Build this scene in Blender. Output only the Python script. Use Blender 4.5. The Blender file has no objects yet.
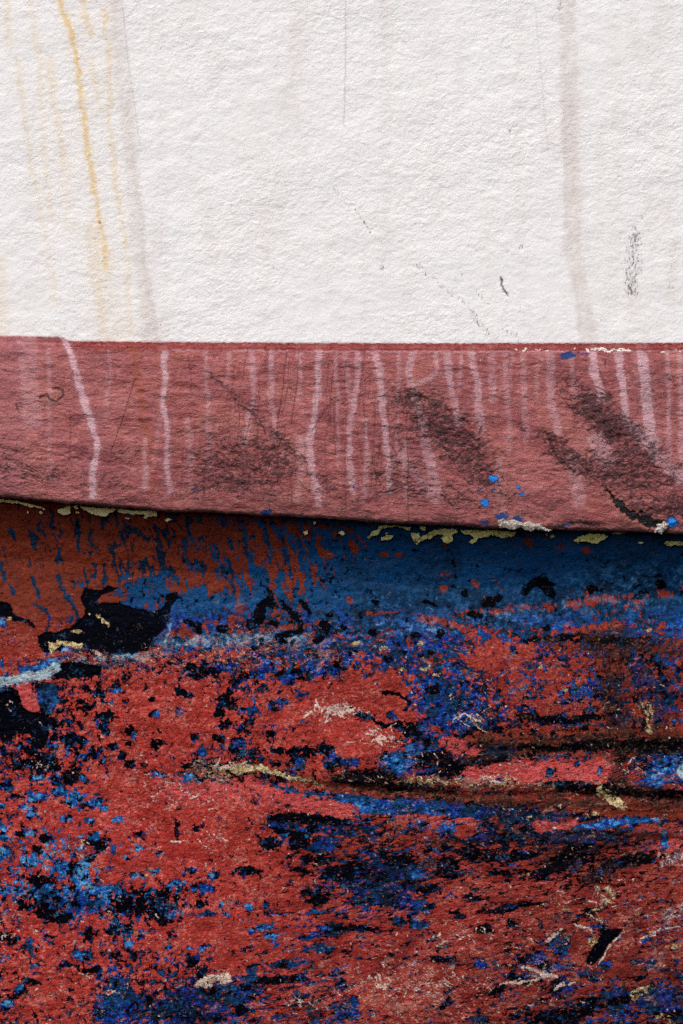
import bpy, bmesh, math, random
import numpy as np
from statistics import NormalDist
from mathutils import Vector
S = bpy.context.scene
COL = S.collection
# ------------------------------------------------------------------ camera
D = 2.5                                   # metres from the planking
cam = bpy.data.objects.new('camera', bpy.data.cameras.new('camera'))
COL.objects.link(cam)
cam.location = (0, -D, 0); cam.rotation_euler = (math.radians(90), 0, 0)
cam.data.sensor_fit = 'VERTICAL'; cam.data.sensor_height = 36; cam.data.sensor_width = 24
cam.data.lens = 36 * D / 1.024
cam.data.clip_start = 0.05; cam.data.clip_end = 500
S.camera = cam
# ------------------------------------------------------------------ light
W = bpy.data.worlds.new('World'); S.world = W; W.use_nodes = True
nt = W.node_tree; nt.nodes.clear()
sky = nt.nodes.new('ShaderNodeTexSky'); sky.sky_type = 'NISHITA'; sky.sun_disc = False
SUN_EL, SUN_AZ = 56, -28                 # azimuth measured from straight in front of the hull, negative to the left
sky.sun_elevation = math.radians(SUN_EL)
sky.sun_rotation = math.radians(180 - SUN_AZ)
sky.air_density = 1.0; sky.dust_density = 4.0
bg = nt.nodes.new('ShaderNodeBackground'); bg.inputs[1].default_value = 0.14
wo = nt.nodes.new('ShaderNodeOutputWorld')
nt.links.new(sky.outputs[0], bg.inputs[0]); nt.links.new(bg.outputs[0], wo.inputs[0])
sl = bpy.data.lights.new('sun', 'SUN'); sl.energy = 1.5; sl.angle = math.radians(24); sl.color = (1, .96, .9)
sun = bpy.data.objects.new('sun', sl); COL.objects.link(sun)
e, a = math.radians(SUN_EL), math.radians(SUN_AZ)
dirv = Vector((math.sin(a) * math.cos(e), -math.cos(a) * math.cos(e), math.sin(e)))   # towards the sun
sun.rotation_euler = dirv.to_track_quat('Z', 'Y').to_euler(); sun.location = dirv * 5
S.view_settings.view_transform = 'Standard'; S.view_settings.look = 'None'
S.cycles.use_denoising = False        # the fine flecks stay crisp
S.view_settings.exposure = 0.38; S.view_settings.gamma = 1
# ------------------------------------------------------------------ helpers: numbers
def at(px, py, d=0.0):
    """millimetre coordinates on the hull (x right, y down) and stand-out d in metres -> world"""
    k = (D - d) / D
    return (np.asarray(px) - 341.5) / 1000 * k, -np.asarray(d) * np.ones_like(np.asarray(px, float)), (512 - np.asarray(py)) / 1000 * k

def _h(ix, iy, seed):
    n = (ix.astype(np.int64) * 374761393 + iy.astype(np.int64) * 668265263 + seed * 974711) & 0x7fffffff
    n = ((n ^ (n >> 13)) * 1274126177) & 0x7fffffff
    n = ((n ^ (n >> 16)) * 2246822519) & 0x7fffffff
    return (n & 0xffff) / 65535.0 * 2 - 1
def noise(x, y, seed=0, octaves=3, rough=.5):
    t = np.zeros(np.broadcast(x, y).shape); amp = 1; tot = 0
    for o in range(octaves):
        xi = np.floor(x); yi = np.floor(y); fx = x - xi; fy = y - yi
        fx = fx * fx * (3 - 2 * fx); fy = fy * fy * (3 - 2 * fy)
        s = seed + o * 17
        a_ = _h(xi, yi, s) * (1 - fx) + _h(xi + 1, yi, s) * fx
        b_ = _h(xi, yi + 1, s) * (1 - fx) + _h(xi + 1, yi + 1, s) * fx
        t += amp * (a_ * (1 - fy) + b_ * fy); tot += amp * amp
        amp *= rough; x = x * 2.03 + 11.3; y = y * 2.03 + 7.7
    return t / math.sqrt(tot)
def sstep(a_, b_, v):
    t = np.clip((v - a_) / (b_ - a_), 0, 1); return t * t * (3 - 2 * t)
def seg_dist(X, Y, pts):
    best = np.full(X.shape, 1e9); par = np.zeros(X.shape); n = len(pts) - 1
    for i in range(n):
        (x0, y0), (x1, y1) = pts[i], pts[i + 1]
        dx, dy = x1 - x0, y1 - y0
        t = np.clip(((X - x0) * dx + (Y - y0) * dy) / (dx * dx + dy * dy + 1e-9), 0, 1)
        d = np.hypot(X - x0 - t * dx, Y - y0 - t * dy)
        m = d < best; best = np.where(m, d, best); par = np.where(m, (i + t) / n, par)
    return best, par
def poly_dist(X, Y, pts):
    d, _ = seg_dist(X, Y, pts + [pts[0]])
    ins = np.zeros(X.shape, bool); n = len(pts)
    for i in range(n):
        (x0, y0), (x1, y1) = pts[i], pts[(i + 1) % n]
        if y0 == y1: continue
        c = ((y0 > Y) != (y1 > Y)) & (X < (x1 - x0) * (Y - y0) / (y1 - y0) + x0)
        ins ^= c
    return np.where(ins, -d, d)            # negative inside
class Sheet:
    """regular grid over the hull in mm, fine where the photo looks, coarse beyond"""
    def __init__(s, ylo, yhi, fine=.8, fx=(-25, 708), fy=None, xs=(-500, 1180)):
        fy = fy or (ylo, yhi)
        def axis(lo, a_, b_, hi, f):
            l = [np.arange(a_, b_ + f / 2, f)]
            if lo < a_: l.insert(0, np.linspace(lo, a_, int((a_ - lo) / 7) + 2)[:-1])
            if hi > b_: l.append(np.linspace(l[-1][-1], hi, int((hi - b_) / 7) + 2)[1:])
            return np.concatenate(l)
        s.x = axis(xs[0], fx[0], fx[1], xs[1], fine); s.y = axis(ylo, fy[0], fy[1], yhi, fine)
        s.X, s.Y = np.meshgrid(s.x, s.y)
        s.WX = s.X + 2.6 * noise(s.X / 8, s.Y / 8, 3, 4, .75); s.WY = s.Y + 2.2 * noise(s.X / 8, s.Y / 7, 9, 4, .75)
        s.f = {}
    def new(s, n, v=0.0): s.f[n] = np.full(s.X.shape, float(v)); return s.f[n]
    def win(s, x0, y0, x1, y1):
        i0, i1 = np.searchsorted(s.x, [x0, x1]); j0, j1 = np.searchsorted(s.y, [y0, y1])
        return slice(j0, j1), slice(i0, i1)
    def put(s, sl_, m, **kw):
        for k, v in kw.items():
            a_ = s.f[k]; a_[sl_] = a_[sl_] * (1 - m) + v * m
    def blob(s, x, y, rx, ry, ang=0, st=1, soft=.28, warp=1, **kw):
        r = max(rx, ry) * 1.5 + 8
        w = s.win(x - r, y - r, x + r, y + r); X = s.X[w] + warp * (s.WX[w] - s.X[w]) - x; Y = s.Y[w] + warp * (s.WY[w] - s.Y[w]) - y
        c, n = math.cos(math.radians(ang)), math.sin(math.radians(ang))
        d = np.hypot((X * c + Y * n) / rx, (-X * n + Y * c) / ry)
        s.put(w, st * (1 - sstep(1 - soft, 1 + soft, d)), **kw)
    def stroke(s, pts, w_, st=1, soft=1.2, warp=1, fade=0, w2=None, **kw):
        xs = [p[0] for p in pts]; ys = [p[1] for p in pts]; r = w_ * 2 + 10
        w = s.win(min(xs) - r, min(ys) - r, max(xs) + r, max(ys) + r)
        X = s.X[w] + warp * (s.WX[w] - s.X[w]); Y = s.Y[w] + warp * (s.WY[w] - s.Y[w])
        d, p = seg_dist(X, Y, pts); ww = w_ if w2 is None else w_ + (w2 - w_) * p
        m = 1 - sstep(ww / 2 - soft, ww / 2 + soft, d)
        s.put(w, st * m * (1 - fade * p), **kw)
    def poly(s, pts, st=1, soft=1.0, warp=.5, **kw):
        xs = [p[0] for p in pts]; ys = [p[1] for p in pts]
        w = s.win(min(xs) - 12, min(ys) - 12, max(xs) + 12, max(ys) + 12)
        X = s.X[w] + warp * (s.WX[w] - s.X[w]); Y = s.Y[w] + warp * (s.WY[w] - s.Y[w])
        s.put(w, st * (1 - sstep(-soft, soft, poly_dist(X, Y, pts))), **kw)
    def build(s, name, depth, mat, parent, groups, PX=None, PY=None):
        PX = s.X if PX is None else PX; PY = s.Y if PY is None else PY
        x, y, z = at(PX, PY, depth); y = -depth
        h, w = s.X.shape
        me = bpy.data.meshes.new(name); n = h * w
        me.vertices.add(n)
        me.vertices.foreach_set('co', np.stack([x, y, z], -1).astype(np.float32).ravel())
        I = np.arange(n).reshape(h, w)
        q = np.stack([I[:-1, :-1], I[1:, :-1], I[1:, 1:], I[:-1, 1:]], -1).reshape(-1, 4)
        me.loops.add(q.size); me.loops.foreach_set('vertex_index', q.ravel().astype(np.int32))
        me.polygons.add(len(q)); me.polygons.foreach_set('loop_start', (np.arange(len(q)) * 4).astype(np.int32))
        me.update(calc_edges=True)
        me.polygons.foreach_set('use_smooth', np.ones(len(q), bool))
        for an, ks in groups.items():
            at_ = me.attributes.new(an, 'FLOAT_VECTOR', 'POINT')
            at_.data.foreach_set('vector', np.stack([s.f[k] for k in ks], -1).astype(np.float32).ravel())
        me.materials.append(mat)
        o = bpy.data.objects.new(name, me); COL.objects.link(o); o.parent = parent
        return o
# ------------------------------------------------------------------ helpers: shader nodes
class Mat:
    def __init__(s, name):
        s.m = bpy.data.materials.new(name); s.m.use_nodes = True; s.t = s.m.node_tree; s.t.nodes.clear()
        s.out = s.n('ShaderNodeOutputMaterial'); s.b = s.n('ShaderNodeBsdfPrincipled')
        s.t.links.new(s.b.outputs[0], s.out.inputs[0]); s.tc = s.n('ShaderNodeTexCoord').outputs['Object']
    def n(s, t): return s.t.nodes.new(t)
    def set(s, sock, v):
        if isinstance(v, bpy.types.NodeSocket): s.t.links.new(v, sock)
        elif isinstance(v, tuple): sock.default_value = v if len(v) == len(sock.default_value) else v + (1,)
        else: sock.default_value = v
    def math(s, op, a_, b_=0, c_=0, clamp=False):
        n = s.n('ShaderNodeMath'); n.operation = op; n.use_clamp = clamp
        s.set(n.inputs[0], a_); s.set(n.inputs[1], b_); s.set(n.inputs[2], c_); return n.outputs[0]
    def mul(s, a_, b_): return s.math('MULTIPLY', a_, b_)
    def add(s, a_, b_): return s.math('ADD', a_, b_)
    def mix(s, f, a_, b_):
        n = s.n('ShaderNodeMix'); n.data_type = 'RGBA'; n.clamp_factor = True
        s.set(n.inputs[0], f); s.set(n.inputs[6], a_); s.set(n.inputs[7], b_); return n.outputs[2]
    def fmix(s, f, a_, b_):
        n = s.n('ShaderNodeMix'); n.data_type = 'FLOAT'; n.clamp_factor = True
        s.set(n.inputs[0], f); s.set(n.inputs[2], a_); s.set(n.inputs[3], b_); return n.outputs[0]
    def step(s, v, lo, hi): 
        n = s.n('ShaderNodeMapRange'); n.interpolation_type = 'SMOOTHSTEP'
        s.set(n.inputs[0], v); s.set(n.inputs[1], lo); s.set(n.inputs[2], hi); n.inputs[3].default_value = 0; n.inputs[4].default_value = 1
        return n.outputs[0]
    def coord(s, rot=0, sc=(1, 1, 1), off=(0, 0, 0)):
        n = s.n('ShaderNodeMapping'); n.vector_type = 'POINT'
        n.inputs['Rotation'].default_value = (0, math.radians(rot), 0)
        s.set(n.inputs[0], s.tc); n.inputs['Location'].default_value = off
        m2 = s.n('ShaderNodeMapping'); m2.inputs['Scale'].default_value = sc; s.set(m2.inputs[0], n.outputs[0]); return m2.outputs[0]
    def noise(s, scale, detail=4, rough=.55, co=None, dist=0, norm=True):
        """noise with mean 0 and about unit deviation"""
        n = s.n('ShaderNodeTexNoise'); s.set(n.inputs['Vector'], co or s.tc)
        n.inputs['Scale'].default_value = scale; n.inputs['Detail'].default_value = detail
        n.inputs['Roughness'].default_value = rough; n.inputs['Distortion'].default_value = dist
        return s.mul(s.add(n.outputs['Fac'], -.5), 9.0)
    def chips(s, scale, detail=4, rough=.55, co=None, dist=0):
        """the same, measured so that the deviation really is one"""
        k = .5 * .26 * math.sqrt(sum(rough ** (2 * i) for i in range(detail + 1))) / sum(rough ** i for i in range(detail + 1))
        return s.mul(s.noise(scale, detail, rough, co, dist), 1 / (9 * k))
    def voro(s, scale, co=None, feat='F1', rand=1):
        n = s.n('ShaderNodeTexVoronoi'); n.feature = feat; s.set(n.inputs['Vector'], co or s.tc); n.inputs['Scale'].default_value = scale
        n.inputs['Randomness'].default_value = rand; return n.outputs['Distance']
    def attr(s, name):
        n = s.n('ShaderNodeAttribute'); n.attribute_name = name
        m = s.n('ShaderNodeSeparateXYZ'); s.set(m.inputs[0], n.outputs['Vector']); return m.outputs
    def bump(s, h, dist, strength=1, prev=None):
        n = s.n('ShaderNodeBump'); n.inputs['Strength'].default_value = strength; n.inputs['Distance'].default_value = dist
        s.set(n.inputs['Height'], h)
        if prev: s.set(n.inputs['Normal'], prev)
        return n.outputs[0]
    def finish(s, col, rough, spec, nor):
        s.set(s.b.inputs['Base Color'], col); s.set(s.b.inputs['Roughness'], rough)
        s.set(s.b.inputs['Specular IOR Level'], spec)
        if nor: s.set(s.b.inputs['Normal'], nor)
        return s.m
def srgb(r, g, b):
    f = lambda c: (c / 255 / 12.92) if c / 255 <= .04045 else ((c / 255 + .055) / 1.055) ** 2.4
    return (f(r), f(g), f(b), 1)
# ------------------------------------------------------------------ the hull's shape, in mm and metres
def y_top(x):        # paint line and upper edge of the rubbing strake
    return np.interp(x, [-500, 0, 62, 70, 150, 300, 450, 683, 1180], [334, 336, 337, 341, 342, 343, 343.5, 343, 342])
def y_bot(x):        # lower edge of the rubbing strake
    return np.interp(x, [-500, -100, 0, 80, 160, 260, 340, 420, 500, 600, 683, 800, 1180], [470, 490, 497.5, 504, 511, 515, 520, 524.5, 528, 531, 534, 538, 545])
def d_low(x, y):     # stand-out of the planking under the strake
    t = y - y_bot(x)
    d = np.interp(t, [-40, 0, 30, 60, 90, 115, 150, 220, 300, 420, 900], [-.006, -.009, -.015, -.018, -.013, -.006, -.001, .003, .006, .010, .02])
    d = d + .0012 * noise(x / 60, y / 40, 51, 2) + .0004 * noise(x / 13, y / 9, 52, 3)
    # seams between planks
    for pts, w, dep, xa in SEAMS:
        ys = np.interp(x, [p[0] for p in pts], [p[1] for p in pts]) + 1.5 * noise(x / 30, x * 0, 61, 3)
        f = sstep(xa, xa + 120, x) * (.75 + .45 * noise(x / 18, y / 9, 63, 3))
        d = d - f * dep * np.exp(-((y - ys) / w) ** 2) + f * dep * .7 * np.exp(-((y - ys + w * 2.2) / (w * 1.6)) ** 2)
    return d
SEAMS = [([(150, 768), (260, 782), (342, 788), (480, 796), (560, 795), (683, 799), (1180, 820)], 4.0, .0022, 180),
         ([(380, 748), (470, 752), (560, 751), (683, 746), (1180, 735)], 3.5, .0012, 400),
         ([(480, 890), (560, 860), (683, 838), (1180, 800)], 7, .003, 480)]
hull = bpy.data.objects.new('boat_hull', None); COL.objects.link(hull)
hull['label'] = 'weathered wooden boat hull, white above, faded red rubbing strake, blue and red flaking paint below'
hull['category'] = 'boat hull'

# ================================================================== white topside
T = Sheet(-350, 362, fine=1.1, fy=(-25, 362))
for k in ('yel', 'grey', 'dark', 'line', 'brown', 'pit'): T.new(k)
rs = np.random.RandomState(4)
def Y(p, w, st, **k): T.stroke(p, w, st, soft=w * .4, warp=1.1, yel=1, **k); T.stroke(p, w * 3, st * .22, soft=w * 1.2, warp=1, yel=.8)
def G(p, w, st, **k): T.stroke(p, w, st, soft=w * .22, warp=.8, grey=1, **k)
Y([(58, -200), (60, 0), (72, 35), (79, 75), (83, 110), (92, 180), (100, 225), (107, 268)], 5.5, .85, fade=.35)
Y([(80, -200), (82, 0), (90, 35)], 5, .4); Y([(104, 10), (110, 60), (110, 130), (118, 200), (125, 240)], 5, .38, fade=.3)
Y([(50, 60), (55, 110), (63, 160)], 7, .25); Y([(16, 60), (26, 130), (32, 170), (45, 240), (56, 305)], 5, .26, fade=.5)
Y([(90, 225), (96, 290), (104, 338)], 9, .2); Y([(125, 240), (131, 330)], 7, .2); Y([(38, 40), (44, 150), (52, 220)], 5, .18); Y([(4, -80), (8, 45)], 6, .25); Y([(30, 0), (35, 50)], 6, .16); Y([(92, 60), (100, 110)], 6, .2); Y([(100, 260), (118, 335)], 22, .12); Y([(0, 260), (4, 340)], 10, .2); Y([(65, 160), (70, 230)], 14, .12)
G([(112, -200), (118, 30), (128, 120), (135, 200), (140, 260), (152, 345)], 15, .34); G([(126, 100), (138, 200), (150, 300), (160, 345)], 5, .24)
G([(565, -200), (568, 30), (570, 130), (573, 200), (572, 250), (580, 290), (590, 345)], 17, .42); G([(563, 60), (565, 200), (575, 280), (582, 345)], 4, .25)
G([(203, 190), (208, 230), (214, 262)], 12, .17); G([(613, 20), (618, 120), (612, 300)], 14, .10); G([(676, 240), (670, 300)], 12, .2)
for x, y0, y1, w, st in [(160, 20, 330, 9, .10), (185, 0, 200, 12, .08), (235, 120, 340, 8, .09), (262, 180, 330, 10, .08), (300, 0, 180, 14, .06), (385, 60, 300, 10, .09), (405, 240, 340, 12, .1), (460, 20, 200, 9, .1), (490, 200, 340, 14, .08), (520, 0, 340, 10, .09), (600, 120, 340, 8, .12), (655, 0, 160, 16, .08), (640, 300, 342, 18, .12), (30, 100, 340, 14, .10), (275, 20, 140, 6, .09), (330, 230, 340, 8, .08), (-60, 0, 340, 16, .2), (760, 0, 340, 12, .2), (900, 60, 340, 20, .2)]:
    G([(x, y0), (x + rs.uniform(-3, 3), (y0 + y1) / 2), (x + rs.uniform(0, 8), y1)], w, st, fade=.3)
G([(430, 0), (432, 100), (436, 220)], 14, .07); G([(250, 60), (262, 240)], 30, .06); G([(213, 40), (216, 90)], 18, .09); G([(75, 0), (120, 130)], 40, .05)
def L(p, w, st, **k): T.stroke(p, w, st, soft=.8, warp=.2, line=1, **k)
L([(345, -80), (345.5, 60), (344, 125)], .9, .55); L([(120, -20), (128, 60), (134, 100), (140, 145)], .8, .38); L([(535, 5), (540, 60), (546, 130), (549, 155)], .8, .3); L([(42, 190), (52, 188), (60, 175)], .7, .25); L([(155, 0), (150, 40)], .6, .15)
def K_(p, w, st, **k): T.stroke(p, w, st, soft=1.2, warp=1, dark=1, **k)
K_([(330, 188), (342, 197), (358, 213), (372, 232)], 3, .55); K_([(372, 232), (400, 268)], 3, .28); K_([(415, 264), (440, 284), (468, 305), (490, 336)], 5, .4); K_([(461, 273), (482, 298)], 5, .38)
K_([(468, 308), (488, 334)], 3, .6); K_([(508, 296), (506, 315)], 2, .4); K_([(504, 328), (512, 334), (520, 341)], 4, .7); K_([(465, 184), (480, 180), (504, 183)], 2, .35)
K_([(635, 213), (630, 300)], 4, .2); T.blob(633, 262, 9, 30, 3, .62, soft=.5, dark=1); T.blob(637, 236, 5, 7, 0, .8, soft=.6, dark=1); T.blob(632, 290, 7, 8, 0, .8, soft=.6, dark=1)
K_([(671, 290), (676, 235)], 5, .25)
for x, y, r, st in [(510, 133, 2, .8), (508, 130, 1.3, .6), (644, 108, 1.2, .9), (383, 268, 2, .8), (386, 271, 1.3, .5), (298, 297, 1.6, .7), (275, 268, 1.3, .6), (523, 249, 2, .6), (508, 254, 2, .5), (530, 248, 1.5, .5), (187, 328, 2, .5), (177, 327, 1.5, .4), (100, 222, 1.4, .9), (500, 280, 1.6, .8), (217, 65, 2.5, .2), (562, 5, 3, .6), (553, 21, 2, .5), (247, 19, 1.5, .5), (362, 284, 1.5, .4), (335, 196, 2, .3), (642, 218, 2, .4), (476, 253, 1.5, .5), (192, 325, 1.4, .4), (92, 190, 1.2, .3)]:
    T.blob(x, y, r, r * 1.3, 20, st, soft=.5, dark=1, pit=1)
T.stroke([(500, 279), (503, 286), (508, 294)], 2.2, 1, soft=1, brown=1, pit=1)
rs = np.random.RandomState(4)
for i in range(90): T.blob(rs.uniform(-30, 710), rs.uniform(-30, 342), rs.uniform(.5, 1.2), rs.uniform(.6, 1.6), rs.uniform(0, 90), rs.uniform(.15, .6), soft=.5, dark=1)
M = Mat('white_hull_paint')
A, Bt = M.attr('a'), M.attr('b')
co = M.coord(rot=12, sc=(1, 1, 1.35))
lump = M.noise(38, 3, .5, co, dist=.6); fine = M.noise(140, 4, .6, co, dist=.3); tiny = M.noise(420, 3, .6); big = M.noise(5, 3, .5)
h = M.add(M.add(M.mul(lump, .07), M.mul(fine, .22)), M.add(M.mul(tiny, .05), M.mul(M.noise(75, 3, .55, M.coord(rot=-35, sc=(1, 1, 1.6), off=(4, 0, 1)), dist=.8), .10)))
c = M.mix(M.math('MULTIPLY_ADD', big, .12, .5, True), srgb(236, 234, 231), srgb(243, 242, 241))
c = M.mix(M.mul(M.step(fine, .2, 2.2), .18), c, srgb(216, 208, 205))
c = M.mix(M.mul(M.step(M.chips(9, 4, .6, M.coord(sc=(1.6, 1, .5))), .4, 2.2), .30), c, srgb(214, 202, 198))
c = M.mix(M.mul(A[0], M.math('MULTIPLY_ADD', M.chips(90, 5, .7, M.coord(sc=(1.5, 1, .8))), .20, .95, True)), c, srgb(228, 188, 104))
c = M.mix(M.mul(A[1], M.math('MULTIPLY_ADD', M.chips(70, 5, .7, M.coord(sc=(1.4, 1, .7), off=(1, 0, 1))), .16, .85, True)), c, srgb(204, 188, 174))
spk = M.step(M.add(M.chips(360, 5, .75, M.coord(sc=(1.3, 1, .6))), M.math('MULTIPLY_ADD', A[2], 3.4, -2.0)), -.6, 2.4)
c = M.mix(M.mul(spk, .85), c, srgb(96, 84, 80))
c = M.mix(M.mul(Bt[0], .8), c, srgb(120, 105, 100)); c = M.mix(Bt[1], c, srgb(70, 48, 28))
h = M.mul(h, M.math('MULTIPLY_ADD', M.noise(7, 3, .5), .25, .95))      # brushed smoother here, rougher there
n1 = M.bump(h, .0009, .55)
white_mat = M.finish(c, .55, .25, n1)
dT = .0004 * noise(T.X / 45, T.Y / 28, 21, 3) + .0002 * noise(T.X / 14, T.Y / 11, 22, 2) - .0006 * T.f['pit']
dT -= .004 * sstep(-1, 6, T.Y - y_top(T.X))
o = T.build('topside_planking', dT, white_mat, hull, {'a': ('yel', 'grey', 'dark'), 'b': ('line', 'brown', 'pit')})
o['label'] = 'white painted upper planking with yellow and grey run stains'

# ================================================================== rubbing strake
# sheet rows run 0..1 down the face (as 341..531 mm) and on round the lower edge
R = Sheet(330, 560, fine=.8)
for k in ('drip', 'scuff', 'crack', 'rust', 'blue', 'dirt', 'chip', 'wash', 'blk'): R.new(k)
def Dp(p, w, st, **k):
    R.stroke(p, w * .85, min(1, st * 1.2), soft=1.2, warp=.7, drip=1, **k); R.stroke(p, w * 1.5, st * .28, soft=w * .5, warp=1, drip=.7, **k)
Dp([(64, 338), (70, 352), (77, 375), (84, 400), (95, 435), (97, 450), (93, 472), (93, 496)], 7, .85)
Dp([(165, 348), (165, 370), (162, 402), (168, 430)], 6, .72); Dp([(168, 430), (166, 465), (170, 492)], 6, .5)
Dp([(319, 343), (318, 385), (315, 415), (309, 440), (313, 475), (319, 504)], 7.5, .62)
Dp([(358, 350), (357, 385), (350, 425), (349, 460), (353, 494)], 7, .42)
Dp([(373, 348), (380, 370), (384, 420), (388, 460), (389, 492)], 8, .62, w2=5)
Dp([(413, 352), (409, 372), (414, 392), (424, 430)], 8, .42); Dp([(414, 384), (430, 378), (438, 370), (436, 354)], 5, .35)
Dp([(446, 350), (450, 380), (456, 410), (458, 424)], 8, .45); Dp([(471, 348), (477, 380), (481, 430)], 8, .55, fade=.3)
Dp([(592, 348), (595, 375), (602, 400)], 9, .68); Dp([(618, 345), (622, 380), (626, 424)], 8.5, .7); Dp([(641, 342), (645, 380), (650, 430), (654, 452)], 12, .75)
Dp([(634, 428), (655, 455), (690, 486)], 13, .5); Dp([(597, 440), (606, 458)], 22, .4); Dp([(550, 350), (551, 400), (558, 432)], 9, .34); Dp([(522, 350), (526, 440)], 7, .22)
Dp([(252, 343), (253, 400), (244, 445)], 6, .3); Dp([(28, 343), (32, 420)], 22, .2); Dp([(145, 440), (146, 488)], 6, .32); Dp([(492, 352), (493, 400)], 8, .25); Dp([(160, 420), (152, 470)], 4, .15)
Dp([(425, 440), (436, 492)], 12, .35); Dp([(680, 350), (682, 480)], 6, .35); Dp([(572, 460), (580, 500)], 16, .25); Dp([(400, 455), (436, 500)], 10, .25); Dp([(540, 352), (536, 400)], 5, .18)
for x, y0, y1, w, st in [(110, 345, 420, 4, .18), (205, 350, 470, 5, .2), (228, 345, 390, 4, .2), (272, 350, 440, 6, .28), (298, 345, 400, 5, .25), (336, 350, 470, 4, .22), (345, 345, 400, 6, .2), (398, 352, 470, 4, .2), (405, 440, 500, 5, .3), (462, 345, 390, 4, .25), (505, 350, 450, 6, .2), (513, 345, 385, 4, .2), (570, 350, 400, 5, .22), (668, 350, 470, 5, .3), (48, 350, 470, 5, .16), (188, 420, 490, 6, .2), (300, 440, 500, 9, .25), (366, 420, 500, 5, .25), (500, 460, 510, 8, .15)]:
    Dp([(x, y0), (x + rs.uniform(-2, 3), (y0 + y1) / 2), (x + rs.uniform(-4, 5), y1)], w, st * 1.3, fade=.4)
for x, w, st in [(-120, 8, .6), (-200, 6, .5), (-300, 9, .5), (760, 8, .5), (850, 9, .6), (930, 6, .4), (1040, 8, .5)]:
    Dp([(x, 342), (x + 6, 400), (x + 2, 470)], w, st, fade=.5)
R.stroke([(0, 338), (6, 500)], 46, .5, soft=14, wash=1); R.stroke([(660, 350), (675, 440)], 30, .6, soft=10, dirt=.55); R.stroke([(100, 360), (95, 460)], 30, .2, soft=12, wash=1)
R.stroke([(280, 430), (300, 505)], 46, .4, soft=16, wash=.0)
def Ru(p, w, st): R.stroke(p, w, st, soft=w * .45, rust=1)
Ru([(131, 343), (137, 375), (143, 410), (150, 455), (152, 490)], 8, .85); Ru([(176, 352), (180, 420), (178, 460)], 8, .3); Ru([(158, 343), (160, 365)], 5, .5); Ru([(590, 500), (600, 512)], 12, .5); Ru([(40, 410), (80, 430)], 12, .3)
def Sc(x, y, rx, ry, an, st): R.blob(x, y, rx * 1.08, ry * 1.12, an, st, soft=.75, warp=2.2, scuff=1)
R.stroke([(205, 372), (245, 402), (272, 430), (300, 462), (342, 498)], 8, .62, soft=4, warp=1.6, scuff=1)
Sc(243, 468, 56, 26, 22, .72); Sc(275, 460, 22, 8, 40, .9); Sc(215, 475, 30, 14, 5, .55); Sc(190, 485, 30, 14, 5, .35)
Sc(452, 438, 60, 19, 41, .95); Sc(425, 402, 26, 10, 20, .8); Sc(480, 470, 22, 12, 45, .9); Sc(400, 450, 22, 50, -10, .42); Sc(440, 495, 70, 16, 12, .55)
Sc(612, 425, 60, 13, 42, .95); Sc(595, 412, 24, 12, 30, .7); Sc(560, 450, 28, 9, 40, .92); Sc(585, 462, 26, 14, 10, .6); Sc(640, 475, 48, 30, 20, .7); Sc(665, 510, 30, 14, 0, .8); Sc(615, 470, 26, 20, 0, .5); Sc(540, 505, 34, 12, 0, .35)
Sc(20, 470, 40, 12, 12, .55); Sc(90, 478, 50, 7, 5, .42); Sc(10, 450, 18, 16, 0, .25); Sc(120, 460, 14, 5, 0, .25); Sc(130, 452, 18, 3, 0, .5); Sc(340, 495, 30, 14, 20, .4)
Sc(660, 385, 22, 18, 0, .42); Sc(480, 420, 20, 10, 0, .25); Sc(440, 385, 14, 6, 10, .35); Sc(565, 378, 10, 4, 10, .35); Sc(338, 402, 8, 3, 10, .7)
R.stroke([(608, 488), (618, 500), (626, 512), (645, 520), (660, 526)], 4, 1, soft=2.5, warp=1.8, w2=11, blk=1)
R.stroke([(560, 528), (575, 521), (600, 526)], 5, .7, soft=3, blk=1)
def Cr(p, st=.7, w=.9): R.stroke(p, w, st, soft=.7, warp=.35, crack=1)
Cr([(248, 350), (240, 395), (238, 440)], .5); Cr([(287, 352), (283, 390), (277, 430), (279, 485)], .7); Cr([(299, 350), (297, 390), (291, 425)], .6); Cr([(256, 400), (243, 448)], .6); Cr([(258, 425), (258, 455), (264, 492)], .75); Cr([(297, 458), (291, 480), (292, 506)], .6)
Cr([(334, 405), (336, 455)], .65); Cr([(136, 378), (124, 415), (112, 452)], .75); Cr([(376, 392), (374, 440), (377, 500)], .5); Cr([(406, 395), (408, 460), (409, 522)], .6); Cr([(358, 428), (363, 465)], .5); Cr([(365, 350), (360, 400), (353, 425)], .5)
Cr([(325, 440), (328, 500)], .4); Cr([(350, 398), (358, 404)], .6); Cr([(313, 430), (330, 405), (345, 398)], .5); Cr([(388, 400), (392, 480)], .4); Cr([(330, 350), (327, 400), (331, 430)], .4); Cr([(60, 356), (130, 352)], .4); Cr([(345, 440), (346, 510)], .4); Cr([(214, 395), (209, 410)], .4)
for i in range(46):
    x = rs.choice([rs.uniform(225, 420), rs.uniform(225, 420), rs.uniform(0, 683)]); y = rs.uniform(355, 470); l = rs.uniform(15, 60); k_ = rs.uniform(-8, 4)
    Cr([(x, y), (x + k_ * .4 + rs.uniform(-2, 2), y + l * .5), (x + k_, y + l)], rs.uniform(.25, .6), .8)
Cr([(40, 398), (47, 394), (51, 400), (57, 402), (63, 396), (62, 390), (57, 388), (53, 389)], .95, 2.2); Cr([(51, 384), (56, 379)], .4)
Cr([(17, 405), (19, 413)], .7, 1.5); Cr([(108, 380), (120, 380)], .4); Cr([(545, 432), (552, 445), (557, 458), (575, 472)], .9, 2.6); Cr([(600, 372), (612, 402), (640, 430), (683, 478)], .4, 1.5); Cr([(643, 398), (648, 388)], .6)
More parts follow.
